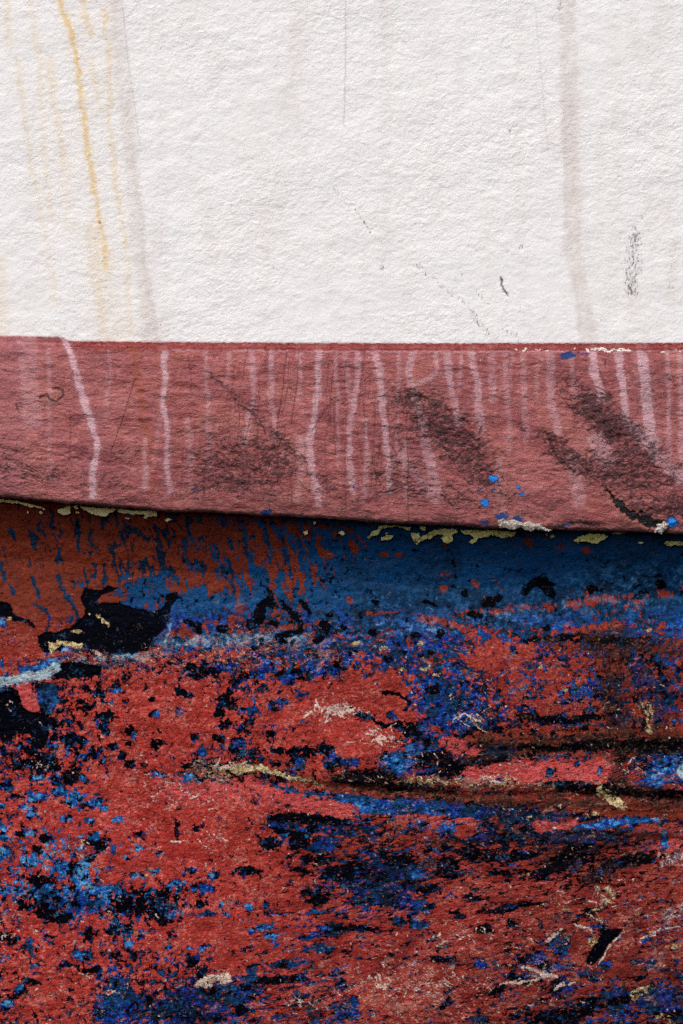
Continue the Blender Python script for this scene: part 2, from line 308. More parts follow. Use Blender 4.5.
for cx, cy, rx, ry, an, n_ in [(452, 438, 50, 15, 41, 70), (612, 430, 55, 14, 42, 70), (640, 478, 40, 22, 30, 50), (245, 466, 44, 18, 30, 60), (270, 432, 70, 4, 42, 40), (400, 455, 16, 40, 20, 24), (565, 455, 24, 8, 40, 24), (440, 495, 50, 10, 15, 24), (30, 475, 34, 10, 12, 20), (450, 420, 30, 12, 41, 24)]:
    c_, n__ = math.cos(math.radians(an)), math.sin(math.radians(an))
    for i in range(n_):
        u, v = rs.normal() * rx * .55, rs.normal() * ry * .6; x, y = cx + u * c_ - v * n__, cy + u * n__ + v * c_
        q = math.radians(an + rs.normal() * 22); l = rs.uniform(2, 9)
        Cr([(x - l * math.cos(q), y - l * math.sin(q)), (x + rs.uniform(-1, 1), y + rs.uniform(-1, 1)), (x + l * math.cos(q), y + l * math.sin(q))], rs.uniform(.3, .9), rs.uniform(.6, 1.5))
R.blob(268, 465, 3.2, 2.6, 0, 1, crack=1); R.blob(608, 398, 4, 3.5, 0, .9, crack=1); R.blob(481, 430, 2, 5, 15, .8, crack=1); R.blob(524, 430, 2, 4, -20, .8, crack=1); R.blob(606, 364, 1.5, 3, 0, .6, crack=1)
for x, y, rx, ry, st in [(494, 480, 5, 4, 1), (486, 502, 5, 3.6, 1), (480, 489, 3, 2, .8), (494, 490, 3, 1.6, .8), (522, 494, 4, 2.4, 1), (519, 486, 3, 1.6, .9), (510, 478, 2, 1.4, .7), (267, 512, 6, 4, .75), (502, 517, 8, 4, .6), (483, 523, 6, 3, .5), (567, 356, 8, 3.6, .6), (582, 354, 9, 2, .45), (672, 523, 7, 4.5, .95), (567, 525, 4, 2, .6), (354, 488, 2, 3, .55), (196, 489, 4, 3, .4), (262, 377, 7, 6, .22), (518, 519, 7, 3, .75)]:
    R.blob(x, y, rx, ry, 0, st, blue=1)
for x in (214, 269, 368, 335, 437, 480): R.stroke([(x, 362), (x + 2, 358)], 1, .7, soft=.7, chip=1)
for i in range(34):
    x = rs.choice([rs.uniform(585, 632), rs.uniform(510, 683)]); R.blob(x, 350.5 + rs.uniform(-1, 1), rs.uniform(.8, 3), rs.uniform(.5, 1.1), 0, rs.uniform(.5, 1), chip=1)
for i in range(16): R.blob(rs.uniform(595, 628), 350.6, 2.5, 1.1, 0, 1, chip=1)
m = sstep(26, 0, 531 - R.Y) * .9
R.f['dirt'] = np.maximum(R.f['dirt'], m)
M = Mat('faded_red_strake_paint')
A, Bt, Ct = M.attr('a'), M.attr('b'), M.attr('c')
co = M.coord(rot=-5, sc=(1, 1, 2.4))
lump = M.noise(34, 4, .6, co, dist=.7); fine = M.noise(120, 5, .65, co, dist=.5); tiny = M.noise(380, 3, .6, co); big = M.noise(9, 3, .55)
wr = M.math('ABSOLUTE', M.noise(60, 4, .6, M.coord(rot=-6, sc=(1, 1, 3.4)), dist=1.2))
c = M.mix(M.math('MULTIPLY_ADD', big, .25, .5, True), srgb(128, 58, 62), srgb(162, 92, 92))
q1 = M.chips(240, 4, .7, M.coord(rot=-5, sc=(.9, 1, 1.35)), dist=.6); q2 = M.chips(60, 6, .7, M.coord(rot=-4, sc=(.8, 1, 1.6), off=(2, 0, 3)), dist=.8)
q3 = M.chips(16, 5, .65, M.coord(sc=(1, 1, 1.3), off=(4, 0, 6)), dist=.5)
c = M.mix(M.mul(M.step(q3, .0, 2.0), .6), c, srgb(170, 104, 92)); c = M.mix(M.mul(M.step(q3, -.1, -2.0), .85), c, srgb(116, 50, 60))
c = M.mix(M.mul(M.step(q2, .2, 2.4), .6), c, srgb(186, 118, 112)); c = M.mix(M.mul(M.step(q2, -.3, -2.2), .65), c, srgb(120, 44, 46)); c = M.mix(M.mul(M.step(q1, .9, 2.6), .5), c, srgb(92, 42, 44)); c = M.mix(M.mul(M.step(q1, -1.0, -2.6), .45), c, srgb(206, 142, 132))
c = M.mix(M.math('MULTIPLY_ADD', fine, .20, .25, True), c, srgb(178, 104, 100))
c = M.mix(M.mul(M.step(M.add(lump, M.mul(tiny, .5)), .5, 2.4), .5), c, srgb(128, 48, 44))
c = M.mix(M.mul(Ct[1], .55), c, srgb(164, 100, 112))
Dt = M.attr('d'); c = M.mix(M.mul(Dt[0], M.math('MULTIPLY_ADD', q1, .15, .75, True)), c, srgb(126, 36, 32))
c = M.mix(M.mul(Bt[0], M.math('MULTIPLY_ADD', fine, .15, .6, True)), c, srgb(146, 66, 34))
c = M.mix(M.mul(A[0], M.math('MULTIPLY_ADD', M.add(q1, q2), .10, .78, True)), c, srgb(210, 172, 180))
# dark rubbed-in dirt settles in the wrinkles
sn = M.add(M.mul(fine, .75), M.mul(M.noise(75, 5, .7, M.coord(rot=24, sc=(1.0, 1, 2.6)), dist=1.5), .75))
sc = M.step(M.add(M.add(M.mul(q2, .45), M.add(M.mul(q1, .55), M.mul(M.chips(120, 5, .7, M.coord(rot=30, sc=(.9, 1, 2.4)), dist=1), .7))), M.math('MULTIPLY_ADD', A[1], 3.2, -2.35)), -.3, 1.3)
c = M.mix(M.mul(sc, .86), c, srgb(58, 34, 38))
c = M.mix(M.mul(A[1], M.math('MULTIPLY_ADD', q2, .16, .36, True)), c, srgb(70, 38, 44))
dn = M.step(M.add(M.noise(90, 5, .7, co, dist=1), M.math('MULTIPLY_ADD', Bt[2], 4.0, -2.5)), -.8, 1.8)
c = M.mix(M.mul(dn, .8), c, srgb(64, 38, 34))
c = M.mix(M.mul(M.step(M.noise(150, 4, .65, co, dist=1), 2.0, 2.8), .55), c, srgb(70, 32, 32))
c = M.mix(M.mul(A[2], .85), c, srgb(56, 24, 24))
c = M.mix(M.step(M.add(Ct[2], M.mul(fine, .12)), .35, .65), c, srgb(18, 12, 14))
c = M.mix(M.step(M.add(Bt[1], M.mul(fine, .07)), .3, .55), c, M.mix(M.step(Bt[1], .75, .97), srgb(26, 52, 110), srgb(10, 122, 212)))
c = M.mix(M.step(Ct[0], .35, .6), c, srgb(228, 214, 205))
h = M.add(M.add(M.mul(lump, .26), M.mul(q2, .13)), M.add(M.mul(q1, .09), M.mul(wr, -.20)))
h = M.add(h, M.add(M.mul(A[2], -1.2), M.mul(sc, .35)))
n1 = M.bump(h, .0016, .7)
strake_mat = M.finish(c, M.math('MULTIPLY_ADD', A[0], .1, .55), .3, n1)
# geometry: f runs from the paint line to the lower edge, then under
f = (R.Y - 341) / 190.0
yt = y_top(R.X) + .7 * noise(R.X / 4, R.X * 0, 31, 3, .7); yb = y_bot(R.X) + 1.1 * noise(R.X / 22, R.X * 0, 32, 4, .6)
dd = np.interp(f, [-.06, 0, .02, .036, .046, .10, .45, .86, .94, .985, 1.0, 1.02, 1.06, 1.16],
               [-.006, .0012, .0020, .0024, .0045, .0070, .012, .0165, .0162, .0152, .0132, .0045, -.008, -.03])
py = yt + np.interp(f, [-.06, 0, 1.0, 1.02, 1.06, 1.16], [0.0, 0, 1.0, 1.004, 1.0, .975]) * (yb - yt)
# keep the wear where it was read off: sheet rows are placed so that Y = its own height
ff = f.copy()
amp = sstep(0, .06, f)
dd = dd + amp * (.0011 * noise(R.X / 55, R.Y / 22, 33, 3) + .0006 * noise(R.X / 16, R.Y / 7, 34, 3))
dd = dd - .0015 * R.f['blk'] - .0009 * R.f['scuff'] * (noise(R.X / 7, R.Y / 4, 35, 2) > 0)
dd = dd + .0012 * np.exp(-((R.Y - 347) / 2.0) ** 2) * sstep(60, 70, R.X)
# re-read the stains at the true heights of the rows
for k in R.f:
    src = R.f[k]; out = np.empty_like(src); ny = len(R.y)
    yi = np.clip(np.interp(np.clip(py, 330, 560), R.y, np.arange(ny)), 0, ny - 1.001)
    j = yi.astype(int); fr = yi - j; ii = np.arange(len(R.x))[None, :].repeat(ny, 0)
    R.f[k] = src[j, ii] * (1 - fr) + src[np.minimum(j + 1, ny - 1), ii] * fr
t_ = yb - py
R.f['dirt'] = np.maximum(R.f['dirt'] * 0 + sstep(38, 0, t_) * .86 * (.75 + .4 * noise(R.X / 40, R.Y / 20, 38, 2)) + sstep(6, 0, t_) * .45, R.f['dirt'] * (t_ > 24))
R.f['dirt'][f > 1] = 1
# bare top strip keeps the deeper red
top = sstep(9, 7.5, py - yt) * sstep(55, 68, R.X); R.f['wash'] = R.f['wash'] * (1 - top); R.new('top'); R.f['top'] = top
R.f['drip'] = np.maximum(R.f['drip'] * (1 - .8 * top * (np.abs(R.X - 66) > 10)), .42 * np.exp(-((py - yt - 8.3) / .9) ** 2) * (noise(R.X / 14, R.X * 0, 37, 2) > -.4) * sstep(150, 180, R.X))
strake = R.build('rubbing_strake', dd, strake_mat, hull, {'a': ('drip', 'scuff', 'crack'), 'b': ('rust', 'blue', 'dirt'), 'c': ('chip', 'wash', 'blk'), 'd': ('top', 'top', 'top')}, PX=R.X, PY=py)
strake['label'] = 'faded red raised rubbing strake with pale drips and dark scuffs'

# ================================================================== planking under the strake
RED = '''998876642110011100
988766763100011000
999756653000000000
999843321000000120
997023331111222222
975455422222455544
277898689892476345
157899699963345234
667899679983553223
678984345422899853
898999964535556666
677999967677457447
656898976236776778
733457885548888888
787789877888987787
887677867888765887
798443467998877765
777323674888764554'''.split()
BLU = '''888888888888888888
999999999999999999
999999999999999999
999999999999999999
999089978999999999
995455667888997556
122223475589877557
022235287357757368
233344264446334233
444553344364357278
456443576564332223
677633235633322234
676744334672211112
556434445683111223
437334667432114535
445554566533235565
654666755544333455
646787568543234555'''.split()
TON = '''999999999999999999
999999999999999999
999999999999988877
999999999887777777
777888887766455666
555443344445555666
222222233344455566
222222222233555566
222222222222666667
222223344455111134
111111145544667777
111111335555566665
111111235555566666
111112234444566666
111112233445566677
112222334455667777
222222334455667788
222233445555667788'''.split()
WHT = '''000000000000000000
000000000000000000
000000000000000000
000000001000000000
012111234221111111
035554534333333331
011222232222333332
011111221321433332
111222222231333222
112334444335444433
122334322343333322
332111112233222234
322111111122332233
311111112223333344
321111122223444454
432222334454544444
333222334566544333
333222334455444333'''.split()
B = Sheet(470, 1420, fine=.8, fy=(490, 1050))
gx = np.arange(18) * 40.0; gy = 510 + 30.0 * np.arange(18)
def grid(rows, fn):
    a_ = np.array([[fn(int(c_)) for c_ in r[:18]] for r in rows])
    X = np.clip(B.X + 9 * noise(B.X / 26, B.Y / 22, 71, 2), 0, 679.9) / 40; Y_ = np.clip((B.Y + 7 * noise(B.X / 26, B.Y / 22, 72, 2) - 510) / 30, 0, 16.999)
    i = X.astype(int); j = Y_.astype(int); fx = X - i; fy = Y_ - j
    return (a_[j, i] * (1 - fx) + a_[j, i + 1] * fx) * (1 - fy) + (a_[j + 1, i] * (1 - fx) + a_[j + 1, i + 1] * fx) * fy
pb = lambda v: -3.2 if v == 0 else NormalDist().inv_cdf(min(.985, max(.02, v / 9.0)))
B.f['red'] = grid(RED, pb); B.f['blu'] = grid(BLU, pb); B.f['ton'] = grid(TON, lambda v: v / 9); B.f['wht'] = grid(WHT, lambda v: v / 9)
for k in ('bri', 'pnk', 'crm', 'gry', 'sol', 'vert', 'scr', 'horz', 'grm'): B.new(k)
B.new('mau'); B.f['mau'] += sstep(830, 900, B.Y) * .8
def Gm(p, w, st=.6, soft=6): B.stroke(p, w, st, soft=soft, grm=1)
B.f['bri'] += .38 + .25 * noise(B.X / 40, B.Y / 30, 73, 2)
B.f['vert'] = sstep(628, 596, B.Y + .0 * B.X)
B.f['horz'] = sstep(230, 420, B.X + .5 * (B.Y - 800)) * sstep(690, 800, B.Y)
B.f['bri'] -= .3 * sstep(235, 180, B.X) * sstep(600, 560, B.Y)
B.stroke([(60, 880), (160, 900)], 90, .8, soft=20, bri=.85); B.stroke([(0, 860), (140, 840)], 70, .7, soft=20, bri=.95); B.stroke([(200, 900), (280, 930)], 50, .6, soft=16, bri=.9)
B.stroke([(340, 590), (700, 560)], 90, .6, soft=25, bri=.22); B.stroke([(250, 580), (330, 600)], 40, .6, soft=15, bri=.5); B.stroke([(360, 640), (700, 618)], 34, .6, soft=14, bri=.52)
def K(x, y, rx, ry, an=0, st=1, **k): B.blob(x, y, rx * 1.06, ry * 1.06, an, st, soft=.7 if y > 662 else .3, red=-2.15, blu=-1.7, wht=0, gry=0, **k)
def Bl(x, y, rx, ry, an=0, st=1, br=.45, **k): B.blob(x, y, rx * 1.06, ry * 1.06, an, st, soft=.7, red=-2.1, blu=1.1, bri=br, **k)
def bb(x, y, rx, ry, an=0, st=1): Bl(x, y, rx, ry, an, st, br=.95)
def Nv(x, y, rx, ry, an=0, st=1): Bl(x, y, rx, ry, an, st, br=.08)
def Rd(x, y, rx, ry, an=0, st=1, **k): B.blob(x, y, rx, ry, an, st, red=2.6, **k)
def Kp(p, st=1): B.poly(p, st, soft=.7, red=-4, blu=-4, wht=0, sol=1, gry=0)
def Ks(p, w, st=1, w2=None): B.stroke(p, w, st, w2=w2, red=-4, blu=-4, wht=0, gry=0)
def Bs(p, w, st=1, br=.45, w2=None): B.stroke(p, w, st, w2=w2, red=-3.2, blu=3, bri=br)
def Rs(p, w, st=1): B.stroke(p, w, st, soft=2.5, red=2.2)
def Cm(p, w, st=1, w2=None): B.stroke(p, w, st, w2=w2, crm=1, soft=1.2)
def Wh(p, w, st=1): B.stroke(p, w, st, warp=.6, scr=1, soft=.8)
def Gr(p, w, st=.6, soft=3): B.stroke(p, w, st, gry=1, soft=soft)
# the brown-red field, upper left: slanting blue dashes
for p in [[(51, 518), (52, 529)], [(40, 520), (39, 528)], [(30, 531), (36, 539)], [(77, 528), (78, 550)], [(30, 559), (31, 566)], [(31, 577), (36, 586), (41, 597)], [(35, 605), (45, 610), (49, 620)], [(59, 575), (62, 590), (66, 597)], [(68, 596), (75, 608), (79, 619)],
          [(84, 568), (88, 578), (87, 590)], [(2, 563), (4, 580)], [(10, 585), (15, 593)], [(106, 566), (104, 584)], [(60, 551), (57, 563)], [(91, 532), (90, 547)], [(109, 512), (103, 528)], [(48, 624), (48, 630)], [(94, 565), (95, 575)], [(10, 530), (16, 540)], [(43, 530), (45, 536)], [(72, 580), (74, 588)], [(33, 541), (35, 550)], [(115, 512), (118, 524)],
          [(145, 558), (144, 572)], [(202, 535), (210, 560)], [(215, 545), (224, 575)], [(228, 560), (236, 600)], [(200, 570), (208, 590)], [(190, 520), (200, 540)], [(222, 520), (232, 550)], [(240, 530), (250, 560)], [(262, 520), (270, 545)], [(280, 530), (286, 560)], [(300, 540), (303, 590)]]:
    Bs(p, 3.4, .95, .12)
for x, y, rx, ry in [(135, 595, 14, 9), (158, 595, 8, 10), (148, 580, 8, 3), (190, 568, 9, 8), (163, 575, 5, 7), (125, 576, 4, 4), (200, 605, 22, 12), (170, 612, 10, 8), (255, 585, 10, 18), (320, 560, 20, 20), (310, 590, 30, 10)]: Bl(x, y, rx, ry, 0, .9, .42)
Rs([(205, 540), (212, 575), (222, 588)], 7); Rs([(175, 560), (190, 575), (215, 588)], 10); Rs([(196, 530), (236, 535)], 12); Rs([(245, 560), (249, 580), (253, 595)], 5); Rs([(276, 555), (286, 570), (290, 585)], 6); Rs([(300, 575), (302, 592)], 5); Rs([(312, 555), (316, 585)], 3); Rs([(318, 540), (322, 553), (335, 556)], 6); Rs([(270, 525), (276, 545)], 4); Rs([(291, 593), (290, 596)], 5); Rs([(260, 540), (266, 555)], 5)
# ledge: reddish lines, and its grey-blue sheen painted on as colour
Rs([(355, 614), (410, 611), (425, 614)], 4, .6); Rs([(455, 613), (500, 609), (560, 606), (600, 600), (640, 597), (690, 588)], 8, .55); Rs([(420, 619), (450, 622), (474, 633)], 8, .7); Rs([(170, 633), (185, 632), (200, 637)], 6, .8); Rs([(225, 630), (290, 628), (330, 622)], 5, .55)
Rs([(575, 632), (600, 628), (620, 625)], 8, .7); Rd(500, 655, 34, 14, -10, .7); Rd(560, 690, 34, 26, 0, .4); Rd(640, 680, 9, 45, 5, .55)
for x, y in [(357, 549), (383, 554), (447, 573), (442, 590), (475, 584), (445, 544), (560, 545), (588, 549), (530, 543), (350, 600), (400, 555)]: Rd(x, y, 5, 4, 0, .75)
Gr([(90, 664), (150, 652), (220, 640), (300, 640)], 16, .34, 5); Gr([(300, 640), (360, 632), (440, 622), (520, 612), (600, 604), (700, 588)], 22, .26, 8); Gr([(340, 596), (460, 596), (700, 566)], 20, .16, 8); Gr([(180, 606), (330, 600)], 18, .16, 7); Gr([(150, 640), (200, 640), (290, 636)], 14, .38, 6); Gr([(360, 600), (480, 612), (560, 600), (683, 575)], 14, .14, 7); Gr([(380, 630), (520, 622), (683, 606)], 16, .20, 8); Gr([(520, 585), (590, 588), (683, 570)], 12, .15, 6)
Gr([(165, 640), (172, 620)], 3, .7, 1.2); Gr([(280, 600), (210, 600)], 20, .10, 8)
B.stroke([(60, 652), (150, 660), (250, 650), (350, 655)], 26, .5, soft=10, wht=.7); B.stroke([(240, 634), (300, 640)], 18, .5, soft=6, wht=.7); B.stroke([(0, 640), (100, 655)], 22, .4, soft=6, wht=.6)
# the splashes of bare dark wood
Kp([(81, 598), (86, 589), (100, 590), (108, 586), (118, 588), (110, 592), (100, 596), (98, 604), (117, 604), (130, 607), (148, 612), (160, 610), (165, 606), (166, 595), (177, 592), (180, 597), (171, 606), (168, 620), (163, 630), (152, 640), (148, 650), (135, 652), (118, 656), (105, 650), (90, 648), (75, 644), (60, 650), (45, 653), (38, 645), (38, 636), (45, 633), (58, 632), (70, 628), (78, 622), (86, 615), (83, 605)])
Kp([(-30, 606), (0, 602), (10, 603), (13, 610), (11, 616), (0, 618), (-30, 622)]); Ks([(8, 614), (20, 620), (35, 626)], 7, 1, 2.5); bb(3, 623, 4, 4); Cm([(6, 619), (11, 618)], 3)
Cm([(52, 644), (54, 650), (58, 643), (70, 644), (81, 647)], 4.5); Cm([(73, 631), (78, 632)], 3); Cm([(96, 613), (102, 619), (108, 625)], 3.5, .9); Cm([(89, 612), (92, 613)], 2); Cm([(152, 611), (155, 611)], 2, .7)
bb(66, 649, 8, 2.6); Wh([(95, 651), (103, 656)], 3, .7)
Ks([(184, 621), (197, 625), (198, 632)], 5); K(221, 628, 6, 4, -20); Ks([(271, 597), (262, 606), (260, 618), (252, 624)], 8, 1, 10); K(274, 623, 4, 3); Ks([(284, 605), (293, 616), (302, 623), (300, 632), (285, 634), (276, 637)], 6); Ks([(302, 602), (309, 612)], 5)
K(330, 613, 5, 3); K(327, 625, 5, 5); Ks([(326, 632), (320, 639), (314, 642)], 6); K(262, 640, 3, 3); K(254, 647, 3, 3); K(283, 641, 3, 2); K(292, 642, 3, 2); K(274, 605, 5, 3); K(344, 628, 4, 3); K(333, 634, 3, 2)
Kp([(523, 586), (537, 576), (546, 574), (549, 581), (556, 583), (553, 587), (557, 595), (553, 599), (546, 595), (538, 587), (533, 589), (526, 596), (521, 596), (521, 591)])
for a_ in [(591, 590, 6, 3.5, -20), (635, 586, 4.5, 2.2, 5), (660, 583, 5, 4.5, -10), (658, 575, 5, 2, -10), (642, 595, 9, 3.6, -25), (487, 602, 7, 5.5, 15), (498, 599, 5, 3, -20), (475, 615, 8, 4, 15), (452, 586, 3.6, 3.6), (464, 594, 4, 3.2), (454, 563, 2.6, 3.4), (425, 602, 3.5, 2, -20), (433, 604, 5, 2.2, 25),
           (362, 616, 4, 3.4), (415, 636, 5, 4), (373, 632, 4, 3.4), (440, 634, 4.5, 4), (408, 620, 2.5, 2), (375, 602, 3, 3), (548, 628, 4, 3), (577, 612, 3, 2), (405, 652, 3, 3), (430, 652, 3, 3), (388, 660, 4, 3), (516, 650, 4, 4), (420, 656, 3, 2)]: K(*a_)
for x, y, rx in [(420, 643, 4), (355, 644, 5), (383, 648, 4), (402, 669, 4), (426, 669, 6), (437, 676, 4), (420, 604, 0.1), (648, 630, 6), (565, 690, 3), (540, 668, 3)]: B.blob(x, y, rx, 2.4, -8, .9, crm=1)
# left edge: pale streak, dark patches
Ks([(0, 700), (10, 702)], 26); Kp([(-60, 694), (10, 692), (18, 700), (30, 712), (48, 716), (48, 735), (42, 750), (34, 746), (30, 733), (-60, 732)]); Kp([(56, 664), (75, 662), (102, 667), (101, 675), (82, 677), (57, 679)])
B.poly([(36, 684), (56, 682), (58, 700), (52, 716), (40, 712)], .95, red=-3, blu=1.2, bri=.35, gry=.3); B.poly([(16, 685), (30, 682), (36, 700), (41, 711), (30, 713), (22, 704)], .95, red=2.5, pnk=.7)
Bs([(24, 670), (38, 667), (55, 663)], 8, 1, .85); Gr([(-60, 690), (0, 682), (25, 678), (45, 674), (56, 668)], 11, .95, 2); Gr([(60, 661), (75, 660), (110, 656), (150, 656)], 7, .55, 3); Bs([(0, 662), (4, 666)], 5)
for a_ in [(87, 688, 4, 3.4), (100, 691, 6, 5), (78, 702, 5, 3), (86, 709, 4, 3), (104, 716, 8, 4), (102, 727, 6, 4), (105, 733, 4, 5), (69, 720, 5, 2), (79, 722, 4, 2), (57, 740, 5, 4), (72, 740, 9, 5), (82, 740, 5, 3), (130, 732, 4, 4), (112, 747, 5, 3), (94, 754, 4, 5), (157, 743, 6, 5), (122, 755, 4, 3), (130, 762, 4, 5),
           (75, 769, 6, 5), (42, 764, 14, 8), (16, 764, 8, 5), (3, 751, 4, 3), (32, 752, 8, 4), (8, 740, 5, 4), (60, 780, 8, 5), (70, 779, 9, 5), (8, 787, 7, 4), (15, 797, 4, 3), (53, 724, 4, 5), (62, 700, 4, 3), (60, 712, 4, 3), (145, 765, 4, 2), (152, 700, 4, 2), (128, 745, 5, 2), (86, 806, 6, 3), (45, 797, 4, 3), (100, 750, 3, 2), (78, 748, 3, 2),
           (181, 692, 6, 5), (188, 696, 4, 3), (226, 701, 7, 8), (219, 712, 5, 4), (225, 725, 6, 5), (219, 738, 5, 5), (235, 682, 4, 5), (205, 668, 5, 6), (195, 676, 4, 3), (270, 734, 4, 3), (280, 751, 8, 4), (302, 753, 12, 5), (325, 750, 8, 4), (194, 738, 3, 3), (195, 765, 12, 5), (295, 675, 12, 7), (213, 672, 6, 4), (334, 668, 8, 5)]: K(*a_)
for a_ in [(117, 690, 7, 3.6), (133, 735, 3, 3), (40, 777, 7, 3), (35, 798, 8, 5), (98, 802, 5, 6), (85, 780, 6, 4), (75, 800, 9, 9), (158, 774, 6, 4), (103, 761, 3, 2), (60, 792, 8, 4), (18, 747, 3, 3), (154, 714, 4, 3), (187, 780, 12, 7), (1, 806, 4, 3), (82, 757, 3, 3), (105, 808, 4, 3), (27, 808, 6, 3), (170, 790, 4, 3)]: bb(*a_)
for a_ in [(252, 711, 5, 4), (274, 706, 8, 6), (264, 689, 4, 4), (187, 670, 5, 4), (220, 667, 5, 5), (232, 668, 6, 5), (257, 674, 7, 6), (270, 665, 7, 5), (318, 668, 14, 8), (302, 695, 6, 4), (283, 702, 5, 3), (293, 727, 6, 2.6, -20), (240, 748, 7, 7), (203, 752, 8, 5), (254, 757, 10, 5), (300, 762, 8, 5), (332, 761, 8, 7), (181, 711, 5, 3), (287, 678, 8, 5), (331, 797, 14, 6), (255, 800, 6, 4), (252, 724, 3, 3), (240, 728, 4, 3)]: Bl(*a_)
bb(304, 800, 6, 4); Bs([(280, 788), (300, 792), (320, 797)], 4)
# mid: big coral island, blue mass, seams
Rd(372, 712, 46, 34, 5, .75); Rd(300, 712, 30, 18, 0, .5)
Ks([(383, 691), (400, 695), (412, 703), (406, 712)], 3.4, 1, 2); K(366, 716, 11, 4.5, 10); Ks([(357, 714), (350, 708)], 2.5); Ks([(366, 716), (385, 726), (400, 724)], 4)
Bl(440, 700, 26, 24, 20, .75); K(412, 730, 15, 7, 15); Bl(392, 715, 6, 4); Bl(460, 715, 30, 10, 10, .6, .4); bb(396, 762, 14, 10, 20); Bl(420, 750, 20, 6, 15, .9, .75); K(440, 765, 20, 10, 10, .8); K(372, 776, 24, 6, 5, .8); Bl(350, 762, 10, 5); Bl(470, 747, 14, 6, 10, .8)
K(432, 690, 8, 5, 0, .7); K(480, 760, 10, 5, 0, .8); K(492, 742, 16, 10, 0, .5); Nv(490, 752, 24, 7, 5, .8); Nv(478, 690, 12, 8, 0, .5)
B.stroke([(468, 778), (520, 774), (560, 772), (606, 770)], 20, .8, soft=6, red=1.7, pnk=.8, ton=.05, wht=.4); B.stroke([(445, 742), (475, 752)], 12, .7, soft=3, red=2, pnk=.8, ton=.1); Bl(550, 773, 4, 3.4); bb(600, 772, 4, 4); Bl(577, 762, 3, 5)
B.stroke([(450, 742), (540, 733), (600, 735), (700, 728)], 12, .6, soft=5, red=.2, blu=-2.5, ton=.8); Ks([(520, 746), (560, 748), (610, 744), (700, 745)], 8, .85); Ks([(450, 765), (500, 758), (540, 752)], 5, .7); Ks([(640, 750), (700, 748)], 9, .8)
B.stroke([(342, 779), (420, 780), (520, 786), (620, 786)], 9, .75, soft=4, red=-1.2, blu=-2, wht=.8, ton=.8); Ks([(340, 782), (400, 788), (450, 793)], 4, .9, 5); Ks([(560, 786), (600, 790), (640, 793), (710, 797)], 10, .95)
B.stroke([(300, 778), (342, 790), (420, 794), (480, 800), (560, 804), (620, 806), (700, 812)], 12, .75, soft=4, red=1.3, blu=-2, ton=.85, pnk=0); Ks([(450, 806), (540, 804)], 5, .5)
Bs([(342, 800), (380, 806), (430, 808), (480, 812)], 15, .75, .6); Nv(520, 815, 60, 10, 4, .8); Nv(350, 828, 30, 8, 5, .6); Nv(560, 836, 80, 8, 2, .8); bb(360, 807, 16, 6); Bl(420, 822, 10, 7, 0, .9, .75); Bl(447, 828, 10, 6, 0, .9, .75); Nv(480, 838, 30, 6, 0, .8)
B.stroke([(400, 818), (440, 820), (470, 822)], 10, .6, soft=3, red=2, pnk=.8); B.stroke([(538, 826), (575, 825)], 10, .9, soft=3, red=2.4, pnk=.8); Rd(465, 832, 10, 8, 0, .7); B.stroke([(640, 840), (700, 838)], 24, .6, soft=5, red=2, pnk=.7)
Bs([(575, 829), (610, 823), (655, 819)], 6, .95, .8); K(680, 820, 20, 5, 0, .6); Bs([(663, 832), (664, 845)], 6, .9, .9)
B.stroke([(165, 790), (250, 790), (330, 808), (345, 812)], 20, .8, soft=7, red=1.9, pnk=.6, ton=.1, wht=.4); K(283, 776, 14, 3, 10); Ks([(268, 818), (290, 817), (320, 819), (346, 823)], 6, 1, 7); Nv(282, 825, 16, 5, 0, .8); bb(288, 835, 7, 3.4); K(268, 843, 8, 6); K(297, 845, 9, 4.4, 10); K(300, 836, 10, 4, 10); Bl(325, 846, 12, 5, -10); K(312, 830, 8, 3)
# tan exposed wood by the seam
Cm([(222, 770), (238, 768)], 4, .9); Cm([(236, 769), (250, 768), (262, 768), (272, 772), (285, 776)], 10, 1, 4); Cm([(285, 776), (305, 780), (322, 784)], 4, .85); B.stroke([(200, 764), (225, 776)], 16, .7, soft=4, wht=.95, red=-1.5, blu=-1)
Cm([(505, 779), (530, 777)], 3, .7); Cm([(480, 777), (500, 784)], 2.5, .6); Cm([(600, 790), (612, 798), (625, 806)], 10, .55); Cm([(588, 816), (598, 814)], 4, .7); Cm([(645, 704), (650, 712), (648, 722)], 9, .65); Cm([(632, 712), (640, 708)], 4, .5); Cm([(648, 727), (650, 732)], 6, .6); Cm([(528, 818), (532, 816)], 3, .6)
Gm([(618, 632), (612, 690), (620, 740), (616, 795)], 22, .95, 6); Gm([(600, 640), (640, 720), (630, 790)], 50, .5, 14); Gm([(660, 640), (655, 720)], 26, .4, 10); Gm([(480, 742), (560, 745), (700, 742)], 22, .75, 8); Gm([(340, 782), (480, 796), (700, 803)], 22, .8, 8)
for x0, y0, x1, y1, w in [(380, 790, 560, 806, 6), (430, 783, 520, 786, 5), (560, 800, 700, 812, 8), (600, 788, 700, 786, 5), (470, 757, 560, 748, 4), (580, 735, 700, 740, 7), (480, 742, 620, 738, 5), (520, 718, 640, 716, 5), (640, 650, 700, 656, 5), (590, 650, 640, 648, 6), (350, 836, 480, 842, 5), (560, 830, 700, 838, 6)]:
    B.stroke([(x0, y0), ((x0 + x1) / 2, (y0 + y1) / 2 + rs.uniform(-3, 3)), (x1, y1)], w, .85, soft=2, warp=1.6, grm=.9)
for x0, y0, x1, y1, w in [(400, 776, 560, 790, 5), (480, 800, 690, 806, 7), (600, 812, 690, 818, 6), (520, 752, 600, 755, 4), (470, 738, 560, 744, 5), (600, 728, 690, 734, 6)]:
    B.stroke([(x0, y0), (x1, y1)], w, .8, soft=2, warp=1.6, red=1.6, ton=1, pnk=0)
